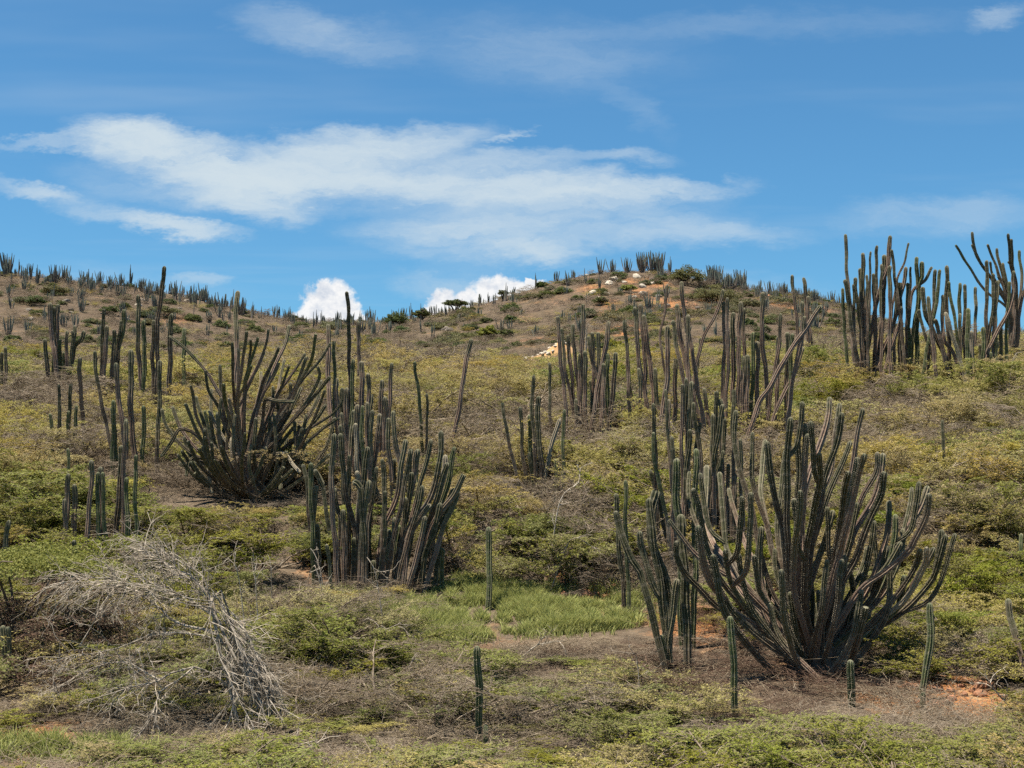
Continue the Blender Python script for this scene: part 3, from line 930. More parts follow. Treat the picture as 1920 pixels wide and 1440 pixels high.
# the great candelabra on the right
plant("huge many-stemmed dark candelabra cactus spreading from one trunk, lower right", 25.0, full("""
1269,1014 1269,1040 1283,1074 1311,1105 1341,1135 1372,1153 1398,1167 1470,1198
b;1254,975 1286,1018 1311,1044 1341,1064 1392,1100 1450,1160 1500,1215
1293,884 1291,934 1305,983 1324,1018 1351,1050 1392,1097 1432,1131 1460,1149 1515,1200
1299,915 1311,960 1331,1040 1351,1085 1382,1125 1412,1161 1490,1215
b;1309,985 1319,1050 1335,1097 1357,1121 1382,1153 1480,1210
1325,872 1323,944 1328,983 1338,1018 1362,1056 1392,1110 1450,1170
1349,885 1354,944 1359,1018 1378,1060 1400,1097 1440,1140 1505,1210
b;1366,915 1381,973 1396,1018 1412,1052 1444,1113 1460,1135 1510,1200
1380,769 1379,837 1392,896 1408,954 1420,1012 1432,1060 1460,1129 1515,1205
1411,810 1408,886 1422,938 1441,993 1450,1040 1470,1097 1486,1141 1520,1215
1435,824 1430,884 1428,930 1440,1000 1462,1080 1500,1170
1438,827 1453,934 1467,985 1472,1050 1482,1111 1515,1200
1474,843 1467,905 1457,964 1459,1018 1466,1060 1480,1113 1496,1161 1518,1215
1483,782 1477,857 1474,954 1477,1018 1480,1060 1492,1141 1515,1210
1495,822 1498,896 1496,960 1498,1040 1508,1130
b;1515,813 1508,876 1505,940 1500,1020 1498,1100 1512,1190
b;1556,744 1551,789 1533,843 1518,890 1508,934 1504,1018 1500,1081 1515,1190
1575,756 1566,808 1558,876 1539,934 1516,1012 1504,1081 1502,1161 1520,1220
1579,773 1566,837 1547,896 1537,954 1520,1030 1510,1120 1520,1210
1536,849 1535,905 1524,964 1512,1050 1510,1150
1501,919 1496,983 1490,1018 1489,1060 1492,1121 1515,1200
1595,826 1582,866 1556,919 1539,973 1523,1018 1514,1050 1505,1131 1522,1215
b;1622,851 1611,892 1595,964 1578,1012 1571,1040 1551,1121 1539,1181 1532,1235
1608,857 1601,901 1590,960 1575,1040 1550,1140 1535,1220
1591,884 1584,925 1574,990 1560,1070 1542,1170
b;1645,847 1642,886 1617,934 1598,990 1575,1070 1548,1160
b;1656,849 1648,896 1634,944 1605,993 1595,1018 1583,1060 1559,1131 1543,1201
1658,884 1654,925 1634,969 1615,1012 1601,1050 1571,1113 1545,1200
b;1740,911 1722,954 1698,999 1682,1040 1651,1101 1600,1160 1555,1215
b;1742,925 1739,964 1718,1008 1702,1036 1661,1070 1621,1097 1597,1129 1555,1200
1710,913 1704,954 1696,989 1680,1050 1640,1130 1575,1205
1667,938 1665,973 1655,1030 1625,1110 1565,1200
1679,964 1677,1018 1660,1080 1620,1150 1560,1215
1693,991 1688,1040 1660,1110 1600,1180
1562,956 1554,993 1547,1020 1527,1070 1512,1131 1520,1210
1608,942 1599,993 1585,1050 1560,1130 1540,1205
1774,1002 1762,1046 1752,1074 1738,1097 1690,1150 1600,1205
p;1738,1026 1728,1070 1692,1129 1620,1190
1726,1030 1718,1060 1680,1120 1610,1190
b;1752,1026 1712,1097 1688,1137 1620,1195
g;1696,1078 1690,1113 1680,1145 1610,1200
1627,1024 1615,1070 1601,1101 1560,1180
1690,1016 1661,1064 1631,1091 1607,1113 1555,1190
1664,1022 1651,1081 1637,1121 1575,1200
g;1543,1103 1543,1140 1535,1200
1563,1026 1560,1060 1548,1130 1535,1210
1453,1028 1458,1081 1476,1121 1510,1195
1567,1123 1560,1160 1540,1215
b;1575,1137 1555,1187 1540,1225
1641,1185 1601,1217 1555,1235
1414,1040 1422,1091 1432,1121 1490,1200
1360,1030 1362,1060 1372,1100 1410,1150 1480,1205
1632,1150 1590,1190 1550,1225 / b;1420,1185 1470,1215 1515,1232
"""), r=0.058, base=(1533, 1262), amp=0.34, mode="fan", spines=True, name="candelabra_cactus", glen=(0.2, 1.6), fill=40, flen=(1.4, 3.1), wob=0.6)
plant("small forked dark cactus left of the huge right-hand candelabra", 25.3, full("""
1154,958 1161,989 1168,1016 1182,1050 1200,1072 1215,1117 1223,1149 1232,1185
1200,995 1202,1020 1213,1060 1225,1101 1245,1141 1248,1185
w;1231,921 1223,954 1223,1012 1231,1036 1245,1081 1253,1137 1252,1185
1217,934 1220,980 1226,1040 1236,1090 1248,1170
1271,1085 1263,1121 1256,1170
w;1276,964 1278,1018 1287,1091 1288,1171
g;1240,1190 1246,1240"""), r=0.070, base=(1250, 1205), amp=0.12, mode="up", spread=.12, spines=True, name="candelabra_cactus", glen=(1.5, 3.0))
plant("pair of fresh green columns just left of the huge right-hand candelabra", 27.2, full("""
g;1269,859 1270,934 1274,985 1276,1060
g;1305,841 1306,915 1303,1000 1302,1060"""), r=0.072, spines=True, glen=(3, 4), amp=0.03)
plant("row of slim columns rising left behind the green pair", 32.5, NN("""
250,310 250,560 262,760 / 250,610 270,900 310,1150 345,1320 / 215,1000 270,1230 300,1330
n;375,165 388,260 400,600 430,1000 455,1290 / b;410,270 415,700 440,1290 / 440,650 455,900 460,1200"""), r=0.058, amp=0.05)
plant("cluster of grey-brown columns behind the green pair, tallest one grey-green", 33.5, NN("""
b;550,110 550,400 550,690 550,900 / w;650,80 640,350 620,620 600,900 / 590,50 600,350 600,700
w;630,580 615,850 580,1280 / 740,510 700,770 680,950 / 665,300 690,500 720,760"""), r=0.058, amp=0.05)
plant("cluster of ringed grey columns above the left arms of the huge candelabra", 34.0, NN("""
w;970,320 930,650 880,920 860,1100 / 995,470 970,800 920,1020 / 905,180 905,500 905,760 / 870,420 870,640
860,940 840,1200 / 1085,170 1085,360 1080,700 / 975,800 940,1000 / 1150,680 1160,850 1165,1000 / b;1030,940 1030,1180 1030,1280
1100,1040 1095,1380 / 800,950 800,1280 / 945,300 950,420"""), r=0.058, amp=0.06)
plant("lone brown column tilted right, behind the crown of the huge candelabra", 31.0, full("b;1619,765 1605,828 1595,880"), r=0.072)

def trunk(root, seed, R=0.24, H=0.62):
    """short woody stock from which the arms of a candelabra rise"""
    r = np.random.RandomState(seed)
    n, m = 9, 18
    t = np.linspace(0, 1, n)[:, None]; a = np.linspace(0, 2 * math.pi, m, endpoint=False)[None, :]
    rad = R * (1.0 - 0.25 * t + 0.35 * t ** 3) * (1 + 0.12 * np.sin(a * 5 + seed + t * 2) + 0.07 * np.sin(a * 9 + t * 5)) * (1 + r.normal(0, .03, (n, m)))
    rad[-1] *= 0.2
    V = np.stack([rad * np.cos(a), rad * np.sin(a), np.broadcast_to(t * H - 0.15, (n, m))], -1).reshape(-1, 3)
    i = np.arange(n - 1)[:, None] * m + np.arange(m); j = np.arange(n - 1)[:, None] * m + (np.arange(m) + 1) % m
    link("trunk", mesh_from("trunk", V, np.stack([i, j, j + m, i + m], -1).reshape(-1, 4), mats=[M_TRUNK]), root)
trunk(COL.objects["candelabra_cactus"], 3, 0.27, 0.7)
# the candelabra on the left
plant("big sprawling candelabra cactus on the left with drooping pale lower arms", 38.0, LL("""
75,130 200,230 360,400 440,520 600,800 690,1100 / 370,410 400,580 470,700 540,900 660,1120
490,360 500,600 540,850 620,1050 / 250,535 270,620 300,800 400,1000 / 290,620 330,760 420,1000 560,1150
205,680 280,860 350,1000 420,1100 560,1200 / 100,705 160,860 220,960 330,1090 400,1150 560,1220
15,725 40,840 130,970 220,1060 330,1130 540,1230 / 195,950 230,1080 300,1150 480,1230
365,740 400,900 430,1020 560,1180 / p;400,740 470,880 540,1000 640,1150 / 590,180 600,500 610,650 640,900
bx;645,235 640,480 620,700 650,950 / 710,90 680,300 640,600 620,720 660,1000 / 740,160 740,240 700,560 680,900
g;805,140 770,260 720,420 690,560 690,900 / 890,70 860,220 780,420 680,650 620,780 660,1050 / bx;850,260 800,380 700,600 660,900
750,370 690,540 640,680 660,950 / 975,220 930,330 870,450 830,560 750,900 / 1060,40 1030,190 960,330 880,520 830,640 760,800 720,1100
935,310 880,430 840,560 760,860 / b;975,350 930,460 850,600 810,700 760,900 700,1180
825,420 825,520 790,680 750,860 720,1100 / 1020,320 980,500 950,620 820,950 / 1060,370 1000,540 940,650 820,1000
1275,115 1250,290 1210,390 1130,520 1080,650 900,950 / b;1190,270 1120,390 1040,500 960,620 900,800 800,1080
1400,180 1310,330 1190,460 1060,640 960,800 870,950 780,1130 / 1200,300 1150,440 1080,600 900,900 / 1290,380 1300,480 1180,700 950,1000
1395,460 1280,600 1150,750 1060,850 970,960 820,1140 / 1320,490 1290,640 1220,780 1150,900 1060,1010 860,1170
1350,570 1300,720 1230,870 1170,1000 1100,1080 880,1190 / 1490,560 1490,650 1420,760 1270,860 1140,950 900,1150
1465,800 1320,900 1190,1010 1050,1110 860,1210 / 925,540 920,700 850,950 / 1070,510 1060,650 1020,780 940,920 860,1080 780,1180
1155,550 1120,640 1040,800 880,1050 / 1360,690 1280,810 1150,950 900,1150 / b;700,560 690,800 690,1100
p;560,640 600,800 640,1000 / 520,520 540,700 620,980 / b;640,780 650,950 690,1150 / 1130,1060 1000,1120 860,1210
820,900 780,1050 / 1000,1000 920,1090 840,1180 / 1100,870 1000,1000 860,1150 / 420,560 430,800 540,1050"""), r=0.050, base=(475, 893), amp=0.36, mode="fan", name="candelabra_cactus", glen=(0.2, 1.2), fill=72, flen=(1.5, 3.1), fel=(0.5, 1.42), fork=False, wob=0.35)
root_left = [o for o in COL.objects if o.name == "candelabra_cactus.002"][0]
trunk(root_left, 5, 0.3, 0.6)
# arms of the left candelabra that hang or lie level
for s_, fl in (("430,1420 410,1330 400,1170 420,1070 455,1050 560,1130 680,1200", 'p'), ("590,1300 590,1150 590,990 600,975 640,1060 690,1170", 'p'), ("5,1120 90,1000 150,895 230,905 300,940 480,1120 640,1200", ''),
               ("1150,1250 1080,1170 1000,1090 900,1120 800,1200", 'p'), 
               ("1100,670 960,665 870,655 850,800 780,1050", 'x'), ("1340,1350 1270,1230 1180,1150 1000,1170 850,1210", ''), ("985,1390 985,1280 960,1180 860,1190", 'b'), ("215,1280 240,1150 330,1130 500,1180 640,1220", '')):
    px = LL(s_)[0][1][::-1]
    lean = crs.uniform(-0.9, -0.2)
    W = np.array([at(x_, y_, 38.0 + lean * (i / (len(px) - 1))) for i, (x_, y_) in enumerate(px)]) - np.array(root_left.location)
    me, info = stem_mesh(W, 0.048, 0.5 if fl != 'p' else -1.5, M_PALE if fl == 'p' else (M_CACT_B if fl == 'b' else M_CACT), blunt=(fl == 'x'))
    link("stem", me, root_left)

# the clump in the middle
plant("upright many-stemmed cactus clump left of centre with grey-green parallel stems", 32.0, B2("""
590,130 570,500 570,750 600,1060 / 630,130 660,400 700,700 740,880 750,1060 / 590,540 600,700 690,850 740,880 745,1080
700,290 700,600 690,1000 / 840,230 800,600 750,900 735,1100 / 850,480 830,650 790,900 780,1130 / 905,380 870,650 850,800 830,1080
860,650 850,1080 / 735,910 735,1130 / 1125,175 1080,400 1040,650 960,850 930,1050 / 1165,250 1100,600 1050,800 1000,1100
b;1210,250 1150,600 1080,900 1040,1150 / 1315,175 1270,400 1190,650 1150,850 1100,1120 / 1390,110 1370,350 1290,650 1170,800 1100,1000 1060,1190
p;1420,290 1400,500 1340,700 1260,1000 / 1490,230 1450,450 1370,700 1260,950 1230,1200 / 1440,350 1340,650 1250,950 1200,1180
x;1560,440 1480,590 1400,700 1300,900 1250,1200 / 1385,650 1330,850 1280,1000 1250,1210 / b;1310,660 1180,850 1140,960 1120,1100
b;1270,750 1240,950 1160,1200 / 1200,770 1180,850 1130,1100 / 1040,760 1030,900 970,1050 / 1125,610 1110,760 1060,1080
945,320 960,600 960,900 950,1100 / 970,560 960,860 940,1100 / 1370,1020 1350,1220 / 1400,990 1390,1230 / g;1375,930 1375,1100
820,890 830,1080 / 880,1080 880,1150 / b;640,750 640,1050 / x;607,1040 610,1150 / b;655,700 660,1050 / 1490,540 1440,650 1330,900 1240,1150
b;1000,850 985,1120 / 1080,820 1040,1130 / 1170,420 1120,760 1050,1100 / 1250,520 1180,800 1100,1120 / b;1330,870 1300,1180 / 1520,560 1470,700 1390,900
p;755,410 780,520 760,780 / 725,490 790,540 800,760"""), r=0.068, amp=0.06, spread=0.55, glen=(0.3, 1.6), spines=False)
plant("slim green-tipped pair of columns left of the middle clump", 32.3, B2("""
g;415,350 410,650 425,900 430,1050 / 455,520 435,800 440,1000 460,1100 / 455,810 465,1080"""), r=0.064, amp=0.03, spread=.15)
plant("short stems leaning between the left candelabra and the middle clump", 34.0, B2("350,360 390,560 400,700 / 440,400 500,520 520,640 / 350,960 350,1150"), r=0.058, amp=.05, spread=.2)
plant("knee-high dark column at the left foot of the middle clump", 31.2, B2("530,960 550,1150"), r=0.055)
plant("lone fresh green column standing in the grass right of the middle clump", 30.5, B2("1745,830 1755,1100 1745,1310"), r=0.062, mat=M_CACT_G, glen=(4, 5), spines=True)
# columns behind the middle clump
plant("dense stand of brown and green columns behind the middle clump", 36.5, MM("""
b;910,690 880,1000 850,1300 / 1010,740 1020,1100 1040,1400 / 1065,660 1075,850 1110,1100 1130,1250 / b;660,590 680,1000 710,1300
g;720,600 720,950 725,1200 / w;620,650 590,1000 570,1400 / g;810,940 815,1200 / p;640,800 670,1280 / b;480,680 520,900 550,1000 / 465,820 490,1200
b;770,560 780,900 / 1080,1200 1075,1380 / 830,650 820,900 / p;790,1300 840,1440 / 1260,1090 1240,1350 / 1340,1090 1330,1300"""), r=0.072, amp=0.05, spread=0.5)
plant("row of ringed pinkish-brown columns showing above the stand behind the middle clump", 39.5, MM("""
b;705,100 705,560 / b;780,240 785,560 / b;940,310 930,640 / b;1050,120 1040,300 1020,560 / b;430,290 430,560 / 490,400 490,560 / g;615,80 605,300
815,490 810,570 / b;970,500 970,640 / b;540,400 540,640"""), r=0.075, amp=0.04, spread=0.5)
plant("tall thin column reaching above the ridge line in front of the white cloud", 40.5, T2("680,265 690,450 700,650 705,1000 690,1280"), r=0.066, glen=(1.2, 1.3))
plant("pale brown tall column right behind the left candelabra", 43.0, T2("b;540,510 545,900 555,1150"), r=0.075)
plant("straight dark green column between the left candelabra and the tall thin column", 40.0, T2("g;585,640 585,1100"), r=0.060)
plant("short brown column poking up beside the tall thin column", 52.0, T2("b;770,490 770,640"), r=0.09)
plant("lone pale green column in the olive scrub, upper middle", 41.0, T2("g;1190,790 1200,900 1215,1030"), r=0.062)
plant("lone dark column leaning right in the olive scrub, upper middle", 42.0, T2("b;1615,620 1580,800 1540,1010"), r=0.068, mat=M_CACT)
plant("stubby grey column low in the olive scrub beside the pale green one", 40.0, T2("1280,1030 1280,1160"), r=0.05)
plant("tall pale stem standing up behind the crown of the left candelabra", 50.0, T1("1785,260 1775,400 1770,700"), r=0.085)
# left stand
plant("tall dark spire cactus with a forked tip, tallest on the left", 50.0, T1("1235,75 1205,290 1185,520 1175,880 / 1155,480 1145,720 1150,860"), r=0.10, amp=.02, glen=(.4, .8))
plant("dark straight column left of the tall spire", 50.5, T1("1035,290 1035,600 1050,860 / g;1080,480 1080,720"), r=0.095, amp=.02, spread=.3)
plant("ringed column right of the tall spire", 49.5, T1("1290,430 1275,660 1270,880"), r=0.09)
plant("faint green column in the scrub right of the tall spire", 53.0, T1("g;1380,540 1380,760"), r=0.085)
plant("group of five columns left of the tall spire", 52.0, T1("780,395 765,720 / b;800,520 790,720 / 855,550 850,720 / 930,400 915,560 880,760 / 912,480 890,720"), r=0.09, amp=.03)
plant("brown and green cactus group with a forked arm, far left in the scrub", 54.0, T1("""
b;375,350 385,560 415,800 / b;435,360 430,640 430,780 / 405,380 405,700 / 335,620 355,800 / g;445,630 445,790 / b;505,560 500,680 / 545,560 535,750
630,560 610,630 570,670 540,790 / 560,520 555,600 535,760 / g;400,740 400,800 / g;480,720 480,790"""), r=0.085, amp=.03, spread=.4)
plant("pair of dark stubs at the far left edge of the scrub", 52.0, T1("40,680 40,770 / 15,720 15,780"), r=0.08)
plant("lone reddish-brown column in the grey brush on the left", 44.0, T1("b;600,760 610,1100"), r=0.072)
plant("loose group of tall curving columns left of the left candelabra", 40.0, T1("""
710,710 740,1000 790,1250 840,1430 870,1530 / b;870,800 880,950 920,1290 / w;980,700 980,1000 1000,1430 1008,1520 / g;840,1130 870,1430 880,1520 / g;850,1080 850,1200
g;945,1220 940,1430 / g;1075,1120 1075,1430 1075,1500"""), r=0.070, amp=.03, spread=.4, glen=(0.8, 1.6))
plant("tall green column close against the left candelabra", 39.6, T1("1200,780 1190,1100 1185,1430 1180,1560"), r=0.070, glen=(2.0, 2.2))
plant("four small fresh green columns in the grey brush on the left", 42.0, T1("g;375,1180 385,1370 / g;445,1110 440,1300 / g;515,1160 510,1420 / g;575,1120 570,1310 / 530,960 525,1150 / 440,960 440,1100"), r=0.058, amp=.02, spread=.3)
plant("tiny green column below the four in the grey brush", 37.5, B1("g;510,240 510,350"), r=0.05)
plant("stand of green columns in the scrub below the left candelabra", 33.0, B1("""
b;515,430 500,660 / b;555,510 555,650 / b;685,330 670,680 / g;735,420 740,790 / g;770,420 790,810 / b;755,380 757,600 / 910,220 880,800 / b;945,30 920,830
g;950,460 955,830 / g;1020,290 1020,830 / b;485,620 485,800"""), r=0.064, amp=.02, spread=.5)
plant("leaning grey column at the left edge of the dark green scrub", 31.0, B1("70,780 40,1000 30,1130"), r=0.06)
plant("thin dark column among the dead twigs on the left", 29.0, B1("555,930 560,1190"), r=0.055)
plant("pair of blackish columns at the lower left edge in shade", 24.0, C1("20,370 40,780 / 60,380 55,760"), r=0.06, amp=.03)
plant("two short dark columns in the shade behind the dead tree", 24.5, C1("320,340 310,630 / 270,420 270,600"), r=0.055, amp=.03)
plant("three dark stubs under the shrub left of the dead tree", 26.5, C1("500,260 510,370 / 650,230 650,350 / 580,290 580,360"), r=0.06, amp=.03)
# middle right stand
plant("small group of thin columns with a ringed grey one in the middle of the slope", 38.0, B3("""
60,90 80,400 100,560 / 165,-150 155,60 170,500 / w;200,10 200,300 215,540 / 130,150 150,500 / 130,430 150,580 / p;360,180 270,500 / 395,110 385,420 / 330,480 330,600
-72,60 -60,200 -20,380 12,490"""), r=0.060, amp=.03, spread=.35)
plant("two little grey-green columns on bare earth near the middle", 29.5, B3("g;850,640 855,820 / 780,740 790,860"), r=0.05, amp=.02)
plant("row of slim upright columns at the left end of the middle-right stand", 45.0, T3("""
b;340,610 360,850 390,1180 / 370,700 400,1000 430,1150 / b;420,750 450,1130 / 460,670 470,950 500,1170 / 530,650 520,880 / 510,890 510,1020 / 545,870 550,1130
570,760 600,920 640,1060 / 600,730 605,850 / 645,730 650,870 / 480,1230 485,1350 / 585,1090 590,1180 / 535,520 530,640"""), r=0.068, amp=.03, spread=.6, mat=M_CACT_B, glen=(.2, 1.1))
plant("lone green column just left of the middle-right stand", 43.5, T3("280,960 285,1140"), r=0.065)
plant("dark purplish column leaning right in the middle-right stand", 44.0, T3("bw;725,650 690,900 640,1200 610,1350 / b;685,965 680,1260 / 780,880 745,1270 / g;715,890 720,1200"), r=0.074, amp=.03, spread=.4, mat=M_CACT, glen=(0.2, .5))
plant("group of tall green and brown columns right of the dark leaning one", 44.5, T3("""
845,640 865,950 / 870,950 880,1120 910,1290 / 920,540 940,800 970,1050 1010,1290 / b;960,520 975,640 990,900 / b;985,600 1030,900 1060,1260 / 1075,1000 1090,1250 1120,1420
950,1000 965,1250"""), r=0.074, amp=.03, spread=.5, mat=M_CACT_B, glen=(.2, 1.1))
plant("thick pinkish-brown columns crossing at the centre of the middle-right stand", 44.0, T3("""
bn;1165,370 1140,600 1115,780 1140,1000 / bw;1170,680 1160,1100 1130,1350 / 1205,640 1240,850 1290,1100 / bw;1235,520 1270,780 1330,1100 1400,1350 / bw;1270,350 1300,620 1360,950 1420,1300
1230,930 1220,1270 / 1300,1070 1300,1300 / b;1440,1150 1460,1300 / 1320,610 1320,700"""), r=0.070, amp=.03, spread=.5, mat=M_CACT_B, glen=(.2, 1.1))
plant("thin column leaning far right out of the middle-right stand", 45.0, T3("b;1585,410 1540,560 1450,750 1390,950 1350,1150 / 1415,770 1400,900"), r=0.068, amp=.02)
plant("row of tall straight pale-ribbed columns at the right of the middle-right stand", 45.0, T3("""
b;1590,500 1590,900 1585,1220 / b;1615,470 1620,800 1610,1250 / 1660,580 1655,1250 / b;1715,500 1700,950 / 1740,550 1740,900 / g;1810,730 1800,1230 / 1735,910 1730,1300 / 1765,900 1765,1050
1880,430 1880,800 1910,1140 / b;1840,800 1840,1130 / g;1835,1130 1840,1250 / b;1300,1240 1310,1400 / 1665,1160 1665,1270"""), r=0.074, amp=.02, spread=.6, mat=M_CACT_B, glen=(.2, 1.1))
plant("crossed leaning brown columns at the right end of the middle-right stand", 44.0, T4("""
95,670 70,1000 20,1290 / 145,810 140,1200 / 80,840 70,1100 / g;185,820 170,1100 / b;275,690 240,900 170,1300 / bw;400,610 300,770 150,970 20,1220 -80,1380 / b;260,920 190,1150 70,1370"""), r=0.070, amp=.04, spread=.5, mat=M_CACT_B, glen=(.2, 1.1))
plant("faint columns on the crest behind the crossed leaning columns", 62.0, T4("180,380 205,630 / 265,400 285,560 / b;300,540 300,660 / 255,580 255,660"), r=0.095, amp=.02, spread=.5, mat=M_CACT_B, glen=(.2, 1.1))
# upper right stand
plant("tall dense stand of columns against the sky, upper right", 54.0, T4("""
580,75 590,300 610,550 640,930 / g;560,480 565,700 590,940 / 655,400 665,540 690,760 / 640,450 650,800 / w;710,215 715,500 710,900 / g;750,460 750,760 / n;770,205 765,420 755,700 / 818,160 810,400 800,700
w;870,230 870,500 840,880 / bw;918,85 895,300 830,550 750,900 / w;915,310 915,650 / n;925,190 950,380 980,600 / n;1055,140 1030,270 970,400 940,600 / bw;1035,320 1000,540 940,750 870,930
960,400 960,550 950,800 / g;1045,440 1055,790 / b;1000,620 990,750 920,940 / n;1070,320 1065,430 1050,640 / 690,330 700,600 / 850,300 850,560 / 790,370 800,620 / 740,380 740,560 / g;895,820 890,930 / 990,440 990,640 / 575,415 600,560 / g;1000,770 1000,900"""), r=0.080, amp=.03, spread=.7)
plant("forked column with a candle-like fork against the sky, upper right", 54.5, T4("g;1115,245 1120,420 1125,600 1095,790 / g;1155,280 1155,400 1130,450 1125,600 / n;1230,320 1180,420 1080,510 1060,700"), r=0.085, amp=.02, spread=.05)
plant("broad group of green and pale columns right of the forked column", 53.0, T4("""
1255,340 1245,560 1230,700 / g;1290,340 1270,560 1240,690 / 1160,470 1170,650 1230,780 1310,950 / 1130,640 1170,800 1220,960 / b;1250,710 1290,850 / 1340,310 1340,550 1350,800 / g;1355,430 1380,600 1415,850
1310,530 1320,850 1380,960 / p;1330,660 1420,950 / 1440,440 1440,900 / 1475,450 1475,600 / 1440,670 1440,930 / g;1500,630 1500,1000 / p;1520,800 1550,1150 / g;1485,830 1520,1100 / 1200,540 1220,720"""), r=0.082, amp=.03, spread=.6)
plant("lone small column on the crest between the two right-hand groups", 58.0, T4("1555,470 1555,680"), r=0.08)
plant("group with a long brown leaning stem near the right edge", 53.0, T4("""
1640,270 1640,600 1640,800 / 1690,370 1680,700 1640,950 1635,1100 / w;1725,420 1700,750 1690,900 / b;1845,350 1830,560 1760,740 1640,980 / g;1810,430 1800,600 / g;1615,770 1610,1050 / 1590,900 1590,1080 / g;1705,840 1710,1100
g;1670,960 1675,1100 / 1750,770 1745,1100"""), r=0.085, amp=.03, spread=.5)
plant("dark candelabra silhouetted on the skyline at the right edge", 58.0, T4("""
1405,155 1480,280 1560,400 1640,510 1760,600 1800,680 / 1530,150 1580,270 1680,420 1780,580 1820,680 / 1645,150 1680,250 1720,340 1780,520 1820,680 / 1715,180 1740,300 1790,520 1830,680 / 1800,70 1815,280 1860,480 1850,650
1825,110 1830,300 1870,500 1860,650 / 1885,195 1900,400 1880,640 / 1665,280 1690,400 1800,600 / 1760,290 1780,420 1830,600 / 1720,390 1780,460 1840,640 / 1960,250 1930,480 1890,650 / 1800,280 1830,330 1850,560"""), r=0.068, base=(1898, 598), mode="fan", amp=.15, name="candelabra_cactus", fill=4)
# foreground singles
plant("straight green column alone in the foreground, left of centre", None, full("895,1211 897,1300 896,1400"), r=0.062, mat=M_CACT_G, glen=(4, 5), spines=True)
plant("short green column beside the foot of the foreground column", None, full("911,1358 910,1400"), r=0.052, mat=M_CACT_G, glen=(4, 5), spines=True)
plant("small green column half hidden in the brush left of the foreground column", None, full("821,1322 821,1372"), r=0.05, mat=M_CACT_G, glen=(4, 5), spines=True)
plant("faint dark stub in the brown brush, lower middle", None, full("771,1255 771,1292"), r=0.055)
plant("green column in the foreground below the left arms of the huge candelabra", None, full("1369,1155 1373,1255 1380,1355"), r=0.073, mat=M_CACT_G, glen=(4, 5), spines=True)
plant("round baby cactus at the foot of the green foreground column", None, full("1335,1344 1335,1362"), r=0.055, mat=M_CACT_G, glen=(4, 5), spines=True)
plant("short stout green column below the trunk of the huge candelabra", None, full("1595,1237 1597,1330"), r=0.068, mat=M_CACT_G, glen=(4, 5), spines=True)
plant("slightly bent green column on bare red earth, lower right", None, full("1744,1130 1741,1205 1736,1250 1727,1310"), r=0.064, mat=M_CACT_G, glen=(4, 5), spines=True)
plant("stumpy young cactus in front of the bent green column", None, full("1731,1297 1731,1342"), r=0.060, mat=M_CACT_G, glen=(4, 5), spines=True)
plant("brownish column leaning left at the lower right edge", None, full("1890,1122 1902,1180 1917,1235 1930,1290"), r=0.060, mat=M_CACT_B, glen=(.2, .3), spines=True)
plant("pale column at the right edge of the slope", 31.0, full("1915,1000 1915,1070"), r=0.06, mat=M_CACT_G, glen=(2, 3))
plant("small dark column alone in the scrub on the right", 39.0, full("1767,787 1769,822"), r=0.06)

# ------------------------------------------------------------------ far hills: cacti, trees, scrub
frs = random.Random(23)
def far_clump_mesh(seed, n, H, spread):
    r = random.Random(seed)
    V = []; Q = []; off = 0; A = []
    for i in range(n):
        az = r.uniform(0, 6.283); lean = r.uniform(0.05, spread)
        h = H * r.uniform(0.5, 1.0)
        b0 = np.array((r.gauss(0, .12), r.gauss(0, .12), -0.15))
        d = np.array((math.cos(az), math.sin(az), 0)) * lean
        P = np.array([b0, b0 + d * h * 0.55 + (0, 0, h * 0.4), b0 + d * h * 0.9 + (0, 0, h)])
        C = catmull(P, h / 4)
        rad = r.uniform(0.07, 0.10)
        ang = np.arange(6) * math.pi / 3
        for k, c in enumerate(C):
            rr = rad * (0.35 if k == len(C) - 1 else 1)
            V.append(c + np.stack([np.cos(ang) * rr, np.sin(ang) * rr, ang * 0], -1))
            f = np.linalg.norm(C[-1] - c)
            A.append(np.tile((f, 0.3, k * 0.3, 0.9), (6, 1)))
        m = len(C)
        ii = np.arange(m - 1)[:, None] * 6 + np.arange(6); jj = np.arange(m - 1)[:, None] * 6 + (np.arange(6) + 1) % 6
        Q.append(np.stack([ii, jj, jj + 6, ii + 6], -1).reshape(-1, 4) + off)
        off += m * 6
    return mesh_from("far_cactus", np.vstack(V), np.vstack(Q), mats=[M_CACT_HAZE], attr={"st": np.vstack(A)})
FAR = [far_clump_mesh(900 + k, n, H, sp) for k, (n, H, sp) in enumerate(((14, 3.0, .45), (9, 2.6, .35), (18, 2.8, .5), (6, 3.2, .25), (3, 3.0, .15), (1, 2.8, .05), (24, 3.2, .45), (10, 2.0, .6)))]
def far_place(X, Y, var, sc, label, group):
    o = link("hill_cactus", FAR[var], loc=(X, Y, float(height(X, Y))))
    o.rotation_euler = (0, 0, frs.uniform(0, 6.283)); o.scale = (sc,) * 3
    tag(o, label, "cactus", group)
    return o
def crest_y(X):
    """where the skyline of the far hills stands for the camera"""
    ys = np.arange(120, 215, 0.5)
    u = X / RIDGE_Y
    t = (height(u * ys, ys) - CAMZ) / ys
    return ys[int(np.argmax(t))]
G1 = "small far cactus clump standing on the skyline of the left hill"
G2 = "small far cactus clump on the face of the left hill below its skyline"
G3 = "small far cactus clump along the low saddle between the two hills"
G4 = "small far cactus clump on the face of the right-hand knoll"
G5 = "small far cactus clump on the crest right of the knoll"
